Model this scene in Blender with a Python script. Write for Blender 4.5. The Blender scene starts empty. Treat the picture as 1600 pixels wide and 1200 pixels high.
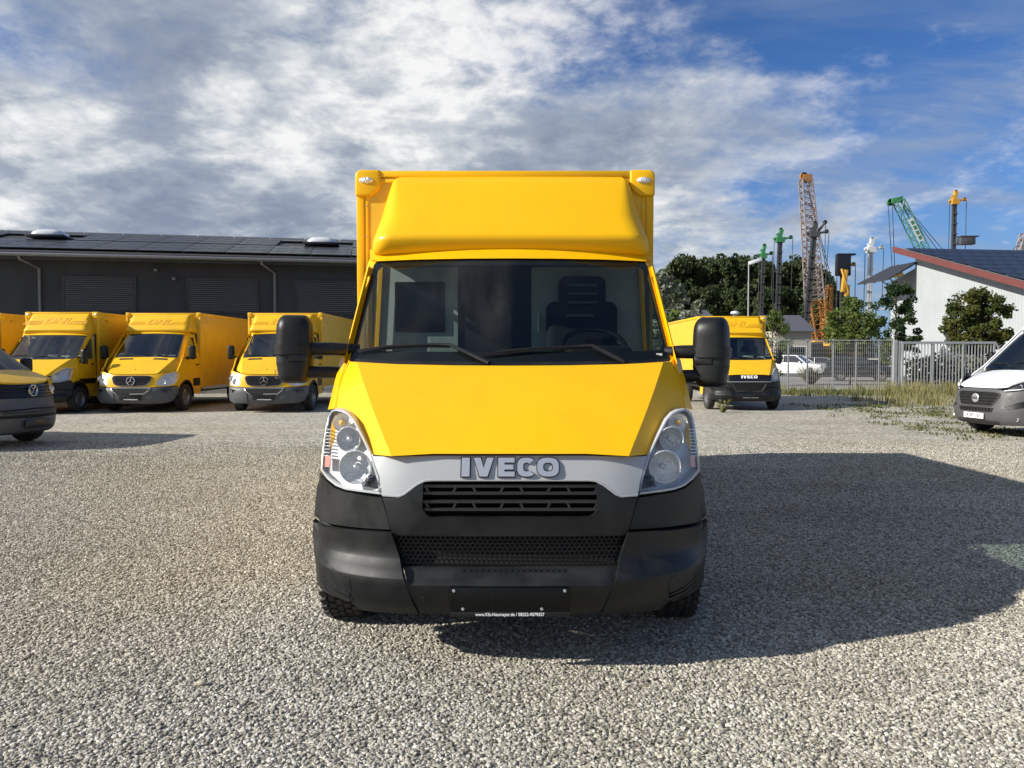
import bpy, bmesh, math, random
from mathutils import Vector, Matrix
SC = bpy.context.scene
COL = SC.collection
R = math.radians
random.seed(7)

# ---------------------------------------------------------------- camera, light, exposure
CAM_H, PITCH, F = 1.55, R(2.1), 1200.0        # metres, radians, focal length in photo pixels
cam_data = bpy.data.cameras.new('camera')
cam_data.sensor_fit = 'HORIZONTAL'; cam_data.sensor_width = 36; cam_data.lens = 36 * F / 1600
cam_data.clip_start = 0.05; cam_data.clip_end = 3000
cam = bpy.data.objects.new('camera', cam_data); COL.objects.link(cam)
cam.location = (0, 0, CAM_H); cam.rotation_euler = (R(90) - PITCH, 0, 0)
SC.camera = cam
SC.view_settings.view_transform = 'Standard'; SC.view_settings.look = 'None'
SC.view_settings.gamma = 1; SC.view_settings.use_curve_mapping = False
SC.view_settings.exposure = 0.57
try:
    SC.cycles.max_bounces = 10; SC.cycles.transparent_max_bounces = 16
    SC.cycles.use_denoising = True
    SC.cycles.sample_clamp_indirect = 6
except Exception: pass

SUN_TO = Vector((-1.82, -0.52, 1.0)).normalized()    # direction towards the sun
sun = bpy.data.lights.new('sun', 'SUN'); sun.energy = 4.6; sun.angle = R(0.55); sun.color = (1, .95, .86)
so = bpy.data.objects.new('sun', sun); COL.objects.link(so)
so.rotation_euler = SUN_TO.to_track_quat('Z', 'Y').to_euler()

def N(nt, typ, **kw):
    n = nt.nodes.new(typ)
    for k, v in kw.items():
        if k.startswith('i_'):
            n.inputs[k[2:].replace('_', ' ')].default_value = v
        else: setattr(n, k, v)
    return n
def L(nt, a, b): nt.links.new(a, b)
def math_n(nt, op, a, b=None, clamp=False):
    n = nt.nodes.new('ShaderNodeMath'); n.operation = op; n.use_clamp = clamp
    for i, s in enumerate((a, b)):
        if s is None: continue
        if isinstance(s, (int, float)): n.inputs[i].default_value = s
        else: nt.links.new(s, n.inputs[i])
    return n.outputs[0]
def mixc(nt, f, a, b, mode='MIX'):
    n = nt.nodes.new('ShaderNodeMix'); n.data_type = 'RGBA'; n.blend_type = mode
    for i, s in ((0, f), (6, a), (7, b)):
        if isinstance(s, (int, float)): n.inputs[i].default_value = s
        elif isinstance(s, tuple): n.inputs[i].default_value = (*s[:3], 1)
        else: nt.links.new(s, n.inputs[i])
    return n.outputs[2]
def ramp(nt, f, stops):
    n = nt.nodes.new('ShaderNodeValToRGB'); e = n.color_ramp.elements
    while len(e) < len(stops): e.new(0.5)
    for el, (p, c) in zip(e, stops):
        el.position = p; el.color = (*c, 1) if isinstance(c, tuple) else (c, c, c, 1)
    if f is not None: nt.links.new(f, n.inputs[0])
    return n.outputs[0]
def maprange(nt, v, a, b, c=0, d=1, smooth=True):
    n = nt.nodes.new('ShaderNodeMapRange'); n.interpolation_type = 'SMOOTHSTEP' if smooth else 'LINEAR'
    nt.links.new(v, n.inputs[0])
    for i, x in zip((1, 2, 3, 4), (a, b, c, d)): n.inputs[i].default_value = x
    return n.outputs[0]

def make_world():
    w = bpy.data.worlds.new('World'); SC.world = w; w.use_nodes = True
    nt = w.node_tree; nt.nodes.clear()
    out = N(nt, 'ShaderNodeOutputWorld'); bg = N(nt, 'ShaderNodeBackground'); bg.inputs['Strength'].default_value = SKY_STRENGTH
    sky = N(nt, 'ShaderNodeTexSky', sky_type='NISHITA', sun_disc=False)
    sky.sun_elevation = math.asin(SUN_TO.z); sky.sun_rotation = math.atan2(SUN_TO.x, SUN_TO.y)
    sky.air_density = 1.0; sky.dust_density = 0.3; sky.ozone_density = 3.0; sky.altitude = 400
    tc = N(nt, 'ShaderNodeTexCoord'); d = tc.outputs['Generated']
    sp = N(nt, 'ShaderNodeSeparateXYZ'); L(nt, d, sp.inputs[0])
    zz = math_n(nt, 'MAXIMUM', sp.outputs[2], 0.0)
    den = math_n(nt, 'ADD', zz, 0.26)
    px = math_n(nt, 'DIVIDE', sp.outputs[0], den); py = math_n(nt, 'DIVIDE', sp.outputs[1], den)
    cb = N(nt, 'ShaderNodeCombineXYZ'); L(nt, px, cb.inputs[0]); L(nt, py, cb.inputs[1])
    p = cb.outputs[0]
    def noise(vec, scale, detail=8, rough=.55, dist=0.0, off=(0, 0, 0), sc=(1, 1, 1)):
        m = N(nt, 'ShaderNodeMapping'); m.inputs['Location'].default_value = off; m.inputs['Scale'].default_value = sc
        L(nt, vec, m.inputs[0])
        n = N(nt, 'ShaderNodeTexNoise'); n.inputs['Scale'].default_value = scale; n.inputs['Detail'].default_value = detail
        n.inputs['Roughness'].default_value = rough; n.inputs['Distortion'].default_value = dist
        L(nt, m.outputs[0], n.inputs['Vector']); return n.outputs[0]
    # broad cover: thick bank on the left of the view, thinning to the right
    az = math_n(nt, 'ARCTAN2', sp.outputs[0], sp.outputs[1])            # 0 straight ahead, + to the right
    el = sp.outputs[2]
    off = CLOUD_OFF
    big = noise(p, .75, 3, .5, .3, off)
    lean = maprange(nt, az, -.25, .62, .135, -.12)
    cover = math_n(nt, 'ADD', big, lean)
    cover = math_n(nt, 'ADD', cover, maprange(nt, el, .27, .46, 0, -.11))
    puff = noise(p, 3.0, 12, .56, .2, off)
    puff2 = noise(p, 3.0, 12, .56, .2, (off[0] + .07, off[1] + .045, 0))
    fine = noise(p, 17, 8, .62, .2, (3, 1, 0))
    dsum = math_n(nt, 'ADD', math_n(nt, 'MULTIPLY', cover, 1.0), math_n(nt, 'MULTIPLY', puff, .62))
    dsum = math_n(nt, 'ADD', dsum, math_n(nt, 'MULTIPLY', fine, .24))
    dens = maprange(nt, dsum, .78, 1.08)
    # veil of thin mottled high cloud everywhere
    veil = noise(p, 3.0, 11, .66, .5, (8, 2, 0), (.55, 1.25, 1))
    veil2 = noise(p, .8, 3, .5, 0, (4.5, 2, 0))
    veil = math_n(nt, 'MULTIPLY', maprange(nt, veil, .36, .70), maprange(nt, veil2, .33, .58, .25, .95))
    # shading: thick parts grey-blue, edges towards the sun white
    rel = maprange(nt, math_n(nt, 'SUBTRACT', puff, puff2), -.10, .10, 0, 1)
    grey = noise(p, 1.15, 5, .5, .2, GREY_OFF)
    grey = maprange(nt, grey, .40, .56)
    thick = math_n(nt, 'MULTIPLY', maprange(nt, dsum, .84, 1.08), grey)
    bright = math_n(nt, 'ADD', math_n(nt, 'MULTIPLY', rel, .34), math_n(nt, 'MULTIPLY', math_n(nt, 'SUBTRACT', 1.0, thick), .52))
    bright = math_n(nt, 'ADD', bright, math_n(nt, 'MULTIPLY', math_n(nt, 'SUBTRACT', fine, .5), .70))
    bright = math_n(nt, 'ADD', bright, .05)
    ccol = ramp(nt, bright, [(.0, (2.0, 2.4, 3.15)), (.36, (3.0, 3.4, 4.05)), (.62, (4.9, 5.2, 5.5)), (.90, (7.6, 7.6, 7.5))])
    base = mixc(nt, 1.0, sky.outputs[0], SKY_TINT, 'MULTIPLY')
    hz = maprange(nt, sp.outputs[2], 0.0, .26, .55, 0.0)
    base = mixc(nt, hz, base, (2.0, 2.9, 4.4))
    c1 = mixc(nt, math_n(nt, 'MULTIPLY', veil, .80), base, (2.6, 3.15, 4.15))
    # a few small separate fair-weather clouds low in the sky
    low = noise(p, 5.5, 8, .55, .2, (.35, .9, 0))
    lowm = math_n(nt, 'MULTIPLY', maprange(nt, low, .615, .70), maprange(nt, el, .24, .19))
    c1 = mixc(nt, math_n(nt, 'MULTIPLY', lowm, .8), c1, (4.6, 4.8, 5.2))
    c2 = mixc(nt, math_n(nt, 'MULTIPLY', dens, .95), c1, ccol)
    L(nt, c2, bg.inputs[0]); L(nt, bg.outputs[0], out.inputs[0])
SKY_STRENGTH = 0.085
SKY_TINT = (.36, .58, .88)
CLOUD_OFF = (-3.1, 6.2, 0)
GREY_OFF = (9.2, 2.1, 0)
make_world()

# ---------------------------------------------------------------- materials
def mat(name, col, rough=.5, metal=0, var=0, vscale=8, bump=0, bscale=60, coat=0, spec=.5, col2=None, coatr=.08):
    m = bpy.data.materials.new(name); m.use_nodes = True; nt = m.node_tree
    b = nt.nodes['Principled BSDF']
    b.inputs['Base Color'].default_value = (*col, 1); b.inputs['Roughness'].default_value = rough
    b.inputs['Metallic'].default_value = metal; b.inputs['Coat Weight'].default_value = coat
    b.inputs['Coat Roughness'].default_value = coatr; b.inputs['Specular IOR Level'].default_value = spec
    tc = N(nt, 'ShaderNodeTexCoord')
    if var or col2:
        n = N(nt, 'ShaderNodeTexNoise', i_Scale=vscale, i_Detail=6); n.inputs['Roughness'].default_value = .6
        L(nt, tc.outputs['Object'], n.inputs['Vector'])
        c2 = col2 or tuple(c * (1 - var) for c in col)
        f = maprange(nt, n.outputs[0], .35, .68)
        L(nt, mixc(nt, f, col, c2), b.inputs['Base Color'])
        L(nt, maprange(nt, n.outputs[0], .3, .7, max(rough - .07, .02), min(rough + .1, 1)), b.inputs['Roughness'])
    if bump:
        n2 = N(nt, 'ShaderNodeTexNoise', i_Scale=bscale, i_Detail=4); L(nt, tc.outputs['Object'], n2.inputs['Vector'])
        bp = N(nt, 'ShaderNodeBump'); bp.inputs['Strength'].default_value = bump; bp.inputs['Distance'].default_value = .01
        L(nt, n2.outputs[0], bp.inputs['Height']); L(nt, bp.outputs[0], b.inputs['Normal'])
    return m
def glass(name, tint, refl_rough=.02, extra=0.0):
    m = bpy.data.materials.new(name); m.use_nodes = True; nt = m.node_tree; nt.nodes.clear()
    o = N(nt, 'ShaderNodeOutputMaterial'); t = N(nt, 'ShaderNodeBsdfTransparent'); g = N(nt, 'ShaderNodeBsdfGlossy')
    t.inputs[0].default_value = (*tint, 1); g.inputs['Roughness'].default_value = refl_rough
    ge = N(nt, 'ShaderNodeNewGeometry'); dt = N(nt, 'ShaderNodeVectorMath', operation='DOT_PRODUCT')
    L(nt, ge.outputs['Normal'], dt.inputs[0]); L(nt, ge.outputs['Incoming'], dt.inputs[1])
    k = math_n(nt, 'POWER', math_n(nt, 'SUBTRACT', 1.0, math_n(nt, 'ABSOLUTE', dt.outputs['Value']), True), 5.0)   # two-sided Fresnel of a thin pane
    f = math_n(nt, 'ADD', math_n(nt, 'MULTIPLY', k, .9), .06 + extra, True)
    mx = N(nt, 'ShaderNodeMixShader'); L(nt, f, mx.inputs[0]); L(nt, t.outputs[0], mx.inputs[1]); L(nt, g.outputs[0], mx.inputs[2])
    L(nt, mx.outputs[0], o.inputs[0]); return m

M = {}
YEL = (.86, .47, .003)
M['yellow'] = mat('yellow_paint', YEL, .38, var=.09, vscale=1.3, coat=.10, coatr=.06, spec=.28)
M['yellow_old'] = mat('weathered_yellow_paint', (.85, .49, .010), .42, var=.12, vscale=3, coat=.15, coatr=.12, spec=.35)
M['yellow_box'] = mat('yellow_panel', (.75, .455, .025), .5, var=.08, vscale=3, coat=.1, spec=.35)
M['ghost'] = mat('faded_lettering', (.77, .395, .008), .5)
M['plastic'] = mat('black_bumper_plastic', (.0062, .0071, .0082), .42, spec=.38, var=.3, vscale=5, col2=(.017, .0175, .018), bump=.12, bscale=900)
M['mirror'] = mat('mirror_shell_plastic', (.0085, .0092, .010), .42, spec=.35, var=.2, vscale=6, bump=.08, bscale=900)
M['gloss'] = mat('gloss_black', (.010, .010, .011), .25)
M['void_gloss'] = mat('plate_holder_black', (.003, .003, .003), .3, spec=.3)
M['grille_black'] = mat('grille_black', (.022, .022, .023), .22)
M['dark'] = mat('dark_void', (.006, .006, .006), .8)
M['grey_panel'] = mat('silver_grey_plastic', (.42, .435, .44), .4, metal=.15, var=.06, vscale=4, coat=.3)
M['grey_bumper'] = mat('grey_bumper_plastic', (.085, .09, .095), .5, var=.2, vscale=4)
M['chrome'] = mat('chrome', (.82, .83, .85), .09, metal=1)
M['satin'] = mat('satin_metal', (.66, .67, .68), .34, metal=.75)
M['reflector'] = mat('lamp_reflector', (.84, .85, .86), .30, metal=.7, bump=1.0, bscale=75)
M['housing'] = mat('lamp_housing', (.62, .63, .64), .42, metal=.25)
M['amber'] = mat('amber_bulb', (.85, .52, .14), .25)
M['redlens'] = mat('red_reflector', (.60, .25, .20), .25)
M['lamplens'] = glass('lamp_lens', (.95, .96, .96), .03, -.02)
M['screen'] = glass('windscreen_glass', (.50, .575, .55), .015, -.005)
M['screen_old'] = glass('extra_reflective_windscreen_glass', (.60, .68, .66), .03, .09)  # clean pane; extra mirror share added so these screens reflect more bright sky
M['sideglass'] = glass('side_glass', (.30, .34, .33), .015, .04)
M['tyre'] = mat('tyre_rubber', (.016, .016, .015), .78, var=.45, vscale=14, col2=(.045, .040, .034))
M['rim'] = mat('steel_rim', (.34, .35, .36), .4, metal=.8, var=.3)
M['seat'] = mat('seat_cloth', (.020, .022, .026), .9, bump=.3, bscale=500)
M['dash'] = mat('dashboard_plastic', (.020, .021, .022), .6)
M['cabwhite'] = mat('bulkhead_white', (.48, .52, .50), .6, var=.1)
M['white'] = mat('white_print', (.85, .85, .85), .5)
M['whitepaint'] = mat('white_paint', (.80, .81, .82), .3, coat=.5, var=.04)
M['plate'] = mat('plate_white', (.78, .78, .76), .4)
M['ink'] = mat('plate_ink', (.01, .01, .012), .5)
M['paper'] = mat('paper', (.75, .74, .70), .8)

# ---------------------------------------------------------------- mesh building
class MB:
    def __init__(s): s.v = []; s.f = []
    def add(s, vs, fs):
        o = len(s.v); s.v += [tuple(v) for v in vs]; s.f += [tuple(i + o for i in f) for f in fs]; return s
    def box(s, c, d, rot=None):
        x, y, z = (k / 2 for k in d)
        vs = [Vector(p) for p in ((-x, -y, -z), (x, -y, -z), (x, y, -z), (-x, y, -z), (-x, -y, z), (x, -y, z), (x, y, z), (-x, y, z))]
        if rot: vs = [rot @ v for v in vs]
        c = Vector(c)
        return s.add([v + c for v in vs], [(0, 3, 2, 1), (4, 5, 6, 7), (0, 1, 5, 4), (1, 2, 6, 5), (2, 3, 7, 6), (3, 0, 4, 7)])
    def span(s, a, b):
        return s.box([(i + j) / 2 for i, j in zip(a, b)], [abs(j - i) for i, j in zip(a, b)])
    def tube(s, pts, r, n=8, cap=True):
        pts = [Vector(p) for p in pts]; k = len(pts)
        rs = r if isinstance(r, (list, tuple)) else [r] * k
        t0 = (pts[1] - pts[0]).normalized()
        up = Vector((0, 0, 1)) if abs(t0.z) < .9 else Vector((1, 0, 0))
        vs = []
        for i, p in enumerate(pts):
            t = (pts[min(i + 1, k - 1)] - pts[max(i - 1, 0)]).normalized()
            a = t.cross(up).normalized(); b = a.cross(t).normalized()
            if a.length < .5: a = Vector((1, 0, 0)); b = a.cross(t)
            for j in range(n):
                w = 2 * math.pi * (j + .5) / n
                vs.append(p + (a * math.cos(w) + b * math.sin(w)) * rs[i])
        fs = [(i * n + j, i * n + (j + 1) % n, (i + 1) * n + (j + 1) % n, (i + 1) * n + j) for i in range(k - 1) for j in range(n)]
        if cap: fs += [tuple(range(n - 1, -1, -1)), tuple(range((k - 1) * n, k * n))]
        return s.add(vs, fs)
    def sheet(s, g, loop=False):
        r, c = len(g), len(g[0]); vs = [p for row in g for p in row]
        cc = c if loop else c - 1
        return s.add(vs, [(i * c + j, i * c + (j + 1) % c, (i + 1) * c + (j + 1) % c, (i + 1) * c + j) for i in range(r - 1) for j in range(cc)])
    def lathe(s, prof, c, axis='x', n=28, cap=False):
        c = Vector(c); g = []
        for rad, h in prof:
            row = []
            for j in range(n):
                w = 2 * math.pi * j / n; a, b = rad * math.cos(w), rad * math.sin(w)
                row.append(c + Vector({'x': (h, a, b), 'y': (a, h, b), 'z': (a, b, h)}[axis]))
            g.append(row)
        s.sheet(g, True)
        if cap:
            o = len(s.v); s.f += [tuple(o - n + j for j in range(n)), tuple(o - n * len(prof) + j for j in range(n - 1, -1, -1))]
        return s
    def prism(s, poly, a, b, axis='y'):
        def P(u, w, h): return {'y': (u, h, w), 'x': (h, u, w), 'z': (u, w, h)}[axis]
        n = len(poly)
        return s.add([P(u, w, a) for u, w in poly] + [P(u, w, b) for u, w in poly],
                     [tuple(range(n)), tuple(range(2 * n - 1, n - 1, -1))] + [(i, (i + 1) % n, n + (i + 1) % n, n + i) for i in range(n)])
    def panel(s, out, H, step=.06, flange=.02, axis='y', off=0, sgn=1, cuts=()):
        """outline in (x,z) for axis y, (y,z) for axis x, (x,y) for axis z; H gives the third coordinate"""
        bm = bmesh.new()
        bm.faces.new([bm.verts.new((u, w, 0)) for u, w in out])
        for k in (0, 1):
            lo, hi = min(p[k] for p in out), max(p[k] for p in out)
            nc = max(1, int((hi - lo) / step)); nrm = (1, 0, 0) if k == 0 else (0, 1, 0)
            for i in range(1, nc):
                q = lo + (hi - lo) * i / nc + 1e-5
                bmesh.ops.bisect_plane(bm, geom=bm.verts[:] + bm.edges[:] + bm.faces[:], plane_co=(q * nrm[0], q * nrm[1], 0), plane_no=nrm, dist=1e-6)
        for (u, w), nn in cuts: bmesh.ops.bisect_plane(bm, geom=bm.verts[:] + bm.edges[:] + bm.faces[:], plane_co=(u, w, 0), plane_no=(*nn, 0), dist=1e-6)
        for v in bm.verts: v.co.z = H(v.co.x, v.co.y) + off
        if flange:
            ed = [e for e in bm.edges if e.is_boundary]
            ret = bmesh.ops.extrude_edge_only(bm, edges=ed)
            for g in ret['geom']:
                if isinstance(g, bmesh.types.BMVert): g.co.z += flange * sgn
        bm.verts.index_update()
        def P(c): return {'y': (c.x, c.z, c.y), 'x': (c.z, c.x, c.y), 'z': (c.x, c.y, c.z)}[axis]
        s.add([P(v.co) for v in bm.verts], [[v.index for v in f.verts] for f in bm.faces]); bm.free()
        return s
    def xf(s, mtx, start=0):
        for i in range(start, len(s.v)): s.v[i] = tuple(mtx @ Vector(s.v[i]))
        return s
    def build(s, name, m, parent=None, smooth=35, bevel=0, seg=2, loc=None):
        me = bpy.data.meshes.new(name); me.from_pydata(s.v, [], s.f)
        bm = bmesh.new(); bm.from_mesh(me)
        bmesh.ops.recalc_face_normals(bm, faces=bm.faces[:])
        if bevel:
            ed = [e for e in bm.edges if len(e.link_faces) == 2 and e.calc_face_angle(0) > R(30)]
            bmesh.ops.bevel(bm, geom=ed, offset=bevel, segments=seg, profile=.5, affect='EDGES', clamp_overlap=True)
        bm.to_mesh(me); bm.free()
        if smooth:
            me.polygons.foreach_set('use_smooth', [True] * len(me.polygons)); me.set_sharp_from_angle(angle=R(smooth))
        me.materials.append(M[m] if isinstance(m, str) else m)
        o = bpy.data.objects.new(name, me); COL.objects.link(o)
        if parent: o.parent = parent
        if loc: o.location = loc
        return o
def mirrored(out): return [(-u, w) for u, w in out]
def full(half): return half + [(-u, w) for u, w in reversed(half) if abs(u) > 1e-6]
def interp(pts, x):
    if x <= pts[0][0]: return pts[0][1]
    for (a, b), (c, d) in zip(pts, pts[1:]):
        if x <= c: return b + (d - b) * (x - a) / (c - a)
    return pts[-1][1]
def cr(pts, n=4, closed=False):
    out = []; k = len(pts); rng = range(k if closed else k - 1)
    for i in rng:
        g = (lambda j: pts[j % k]) if closed else (lambda j: pts[max(0, min(k - 1, j))])
        p0, p1, p2, p3 = g(i - 1), g(i), g(i + 1), g(i + 2)
        for q in range(n):
            t = q / n
            out.append(tuple(.5 * (2 * b + (c - a) * t + (2 * a - 5 * b + 4 * c - d) * t * t + (3 * b - a - 3 * c + d) * t ** 3) for a, b, c, d in zip(p0, p1, p2, p3)))
    if not closed: out.append(pts[-1])
    return out
def text_mb(txt, size, depth=.004, fat=0.0, shear=0.0, wide=1.0, spacing=1.0):
    """lettering in the x-z plane, facing -y, centred on the origin"""
    cu = bpy.data.curves.new('lettering', 'FONT'); cu.body = txt; cu.size = size; cu.extrude = depth; cu.offset = fat; cu.shear = shear
    cu.align_x = 'CENTER'; cu.align_y = 'CENTER'; cu.space_character = spacing; cu.resolution_u = 3
    o = bpy.data.objects.new('lettering', cu); COL.objects.link(o)
    bpy.context.view_layer.update()
    me = bpy.data.meshes.new_from_object(o.evaluated_get(bpy.context.evaluated_depsgraph_get()))
    mb = MB(); mb.add([(v.co.x * wide, -v.co.z, v.co.y) for v in me.vertices], [tuple(p.vertices) for p in me.polygons])
    bpy.data.objects.remove(o); bpy.data.curves.remove(cu); bpy.data.meshes.remove(me)
    return mb
def thing(name, label, cat, loc=(0, 0, 0), rz=0, group=None, scale=1):
    o = bpy.data.objects.new(name, None); COL.objects.link(o); o.empty_display_size = .2
    o.location = loc; o.rotation_euler = (0, 0, rz); o.scale = (scale,) * 3
    o['label'] = label; o['category'] = cat
    if group: o['group'] = group
    return o
def tag(o, label=None, cat=None, group=None, kind=None):
    for k, v in (('label', label), ('category', cat), ('group', group), ('kind', kind)):
        if v: o[k] = v
    return o
def kids(o): return [c for c in bpy.data.objects if c.parent == o]
def dup(root, loc, rz=0, label=None, scale=None):
    def cp(o, par):
        c = o.copy(); COL.objects.link(c)
        if par: c.parent = par
        for k in kids(o): cp(k, c)
        return c
    r = cp(root, None); r.location = loc; r.rotation_euler = (0, 0, rz)
    if scale: r.scale = (scale,) * 3
    if label: r['label'] = label
    return r
def W(px, py, d):
    """world point that photo pixel (px,py) shows at distance d along +Y"""
    v = (py - 600) / F; k = d / (math.cos(PITCH) - v * math.sin(PITCH))
    return Vector(((px - 800) / F * k, d, CAM_H + k * (-math.sin(PITCH) - v * math.cos(PITCH))))

# ---------------------------------------------------------------- ground
def gravel_mat(name, pebble=False):
    m = bpy.data.materials.new(name); m.use_nodes = True; nt = m.node_tree; b = nt.nodes['Principled BSDF']
    b.inputs['Roughness'].default_value = .85; b.inputs['Specular IOR Level'].default_value = .3
    geo = N(nt, 'ShaderNodeNewGeometry')
    pos = geo.outputs['Position']
    def nz(scale, det=4, rough=.6):
        n = N(nt, 'ShaderNodeTexNoise'); n.inputs['Scale'].default_value = scale; n.inputs['Detail'].default_value = det
        n.inputs['Roughness'].default_value = rough; L(nt, pos, n.inputs['Vector']); return n.outputs[0]
    stones = [(.0, (.13, .122, .10)), (.25, (.295, .278, .228)), (.5, (.43, .41, .345)), (.75, (.55, .525, .45)), (.9, (.67, .64, .565)), (1, (.82, .78, .70))]
    patch = maprange(nt, nz(.45, 5), .35, .66)
    warm = maprange(nt, nz(.23, 3), .4, .65)
    if pebble:
        oi = N(nt, 'ShaderNodeObjectInfo')
        col = ramp(nt, oi.outputs['Random'], stones)
        col = mixc(nt, math_n(nt, 'MULTIPLY', nz(160, 3), .35), col, (.2, .18, .155))
    else:
        vor = N(nt, 'ShaderNodeTexVoronoi'); vor.inputs['Scale'].default_value = 52; L(nt, pos, vor.inputs['Vector'])
        sep = N(nt, 'ShaderNodeSeparateColor'); L(nt, vor.outputs['Color'], sep.inputs[0])
        vb = N(nt, 'ShaderNodeTexVoronoi'); vb.inputs['Scale'].default_value = 17; L(nt, pos, vb.inputs['Vector'])
        sb = N(nt, 'ShaderNodeSeparateColor'); L(nt, vb.outputs['Color'], sb.inputs[0])
        r = math_n(nt, 'ADD', math_n(nt, 'MULTIPLY', sep.outputs[0], .6), math_n(nt, 'MULTIPLY', sb.outputs[0], .4))
        col = ramp(nt, r, [(.1, stones[0][1]), (.3, stones[1][1]), (.5, stones[2][1]), (.7, stones[3][1]), (.92, stones[5][1])])
        gap = maprange(nt, vor.outputs['Distance'], .35, .75)
        col = mixc(nt, math_n(nt, 'MULTIPLY', gap, .38), col, (.12, .108, .085))
        col = mixc(nt, 1.0, col, (1.14, 1.13, 1.10), 'MULTIPLY')
        bp = N(nt, 'ShaderNodeBump'); bp.inputs['Strength'].default_value = .8; bp.inputs['Distance'].default_value = .010
        hgt = math_n(nt, 'SUBTRACT', 1.0, vor.outputs['Distance'])
        hgt = math_n(nt, 'ADD', hgt, math_n(nt, 'MULTIPLY', nz(9, 4), 1.5))
        L(nt, hgt, bp.inputs['Height']); L(nt, bp.outputs[0], b.inputs['Normal'])
    col = mixc(nt, math_n(nt, 'MULTIPLY', patch, .45), col, (.72, .72, .74), 'MULTIPLY')
    col = mixc(nt, math_n(nt, 'MULTIPLY', warm, .5), col, (1.0, .94, .80), 'MULTIPLY')
    mp = N(nt, 'ShaderNodeMapping'); mp.inputs['Scale'].default_value = (.16, 1.1, 1); mp.inputs['Rotation'].default_value = (0, 0, R(14)); L(nt, pos, mp.inputs[0])
    tn = N(nt, 'ShaderNodeTexNoise'); tn.inputs['Scale'].default_value = 1.0; tn.inputs['Detail'].default_value = 4; L(nt, mp.outputs[0], tn.inputs['Vector'])
    col = mixc(nt, math_n(nt, 'MULTIPLY', maprange(nt, tn.outputs[0], .48, .66), .5), col, (.80, .79, .77), 'MULTIPLY')
    L(nt, col, b.inputs['Base Color'])
    return m
M['gravel'] = gravel_mat('gravel'); M['pebble'] = gravel_mat('gravel_stone', True)
g = MB(); g.sheet([[(-600, -60, 0), (600, -60, 0)], [(-600, 1200, 0), (600, 1200, 0)]])
tag(g.build('gravel_ground', 'gravel', smooth=0), kind='structure')
M['asphalt'] = mat('asphalt', (.25, .24, .215), .9, var=.35, vscale=.8, bump=.4, bscale=40)
g = MB(); g.sheet([[(4, 37.0, .004), (120, 37.0, .004)], [(4, 150, .004), (120, 150, .004)]])
tag(g.build('asphalt_lot', 'asphalt', smooth=0), kind='structure')

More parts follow.
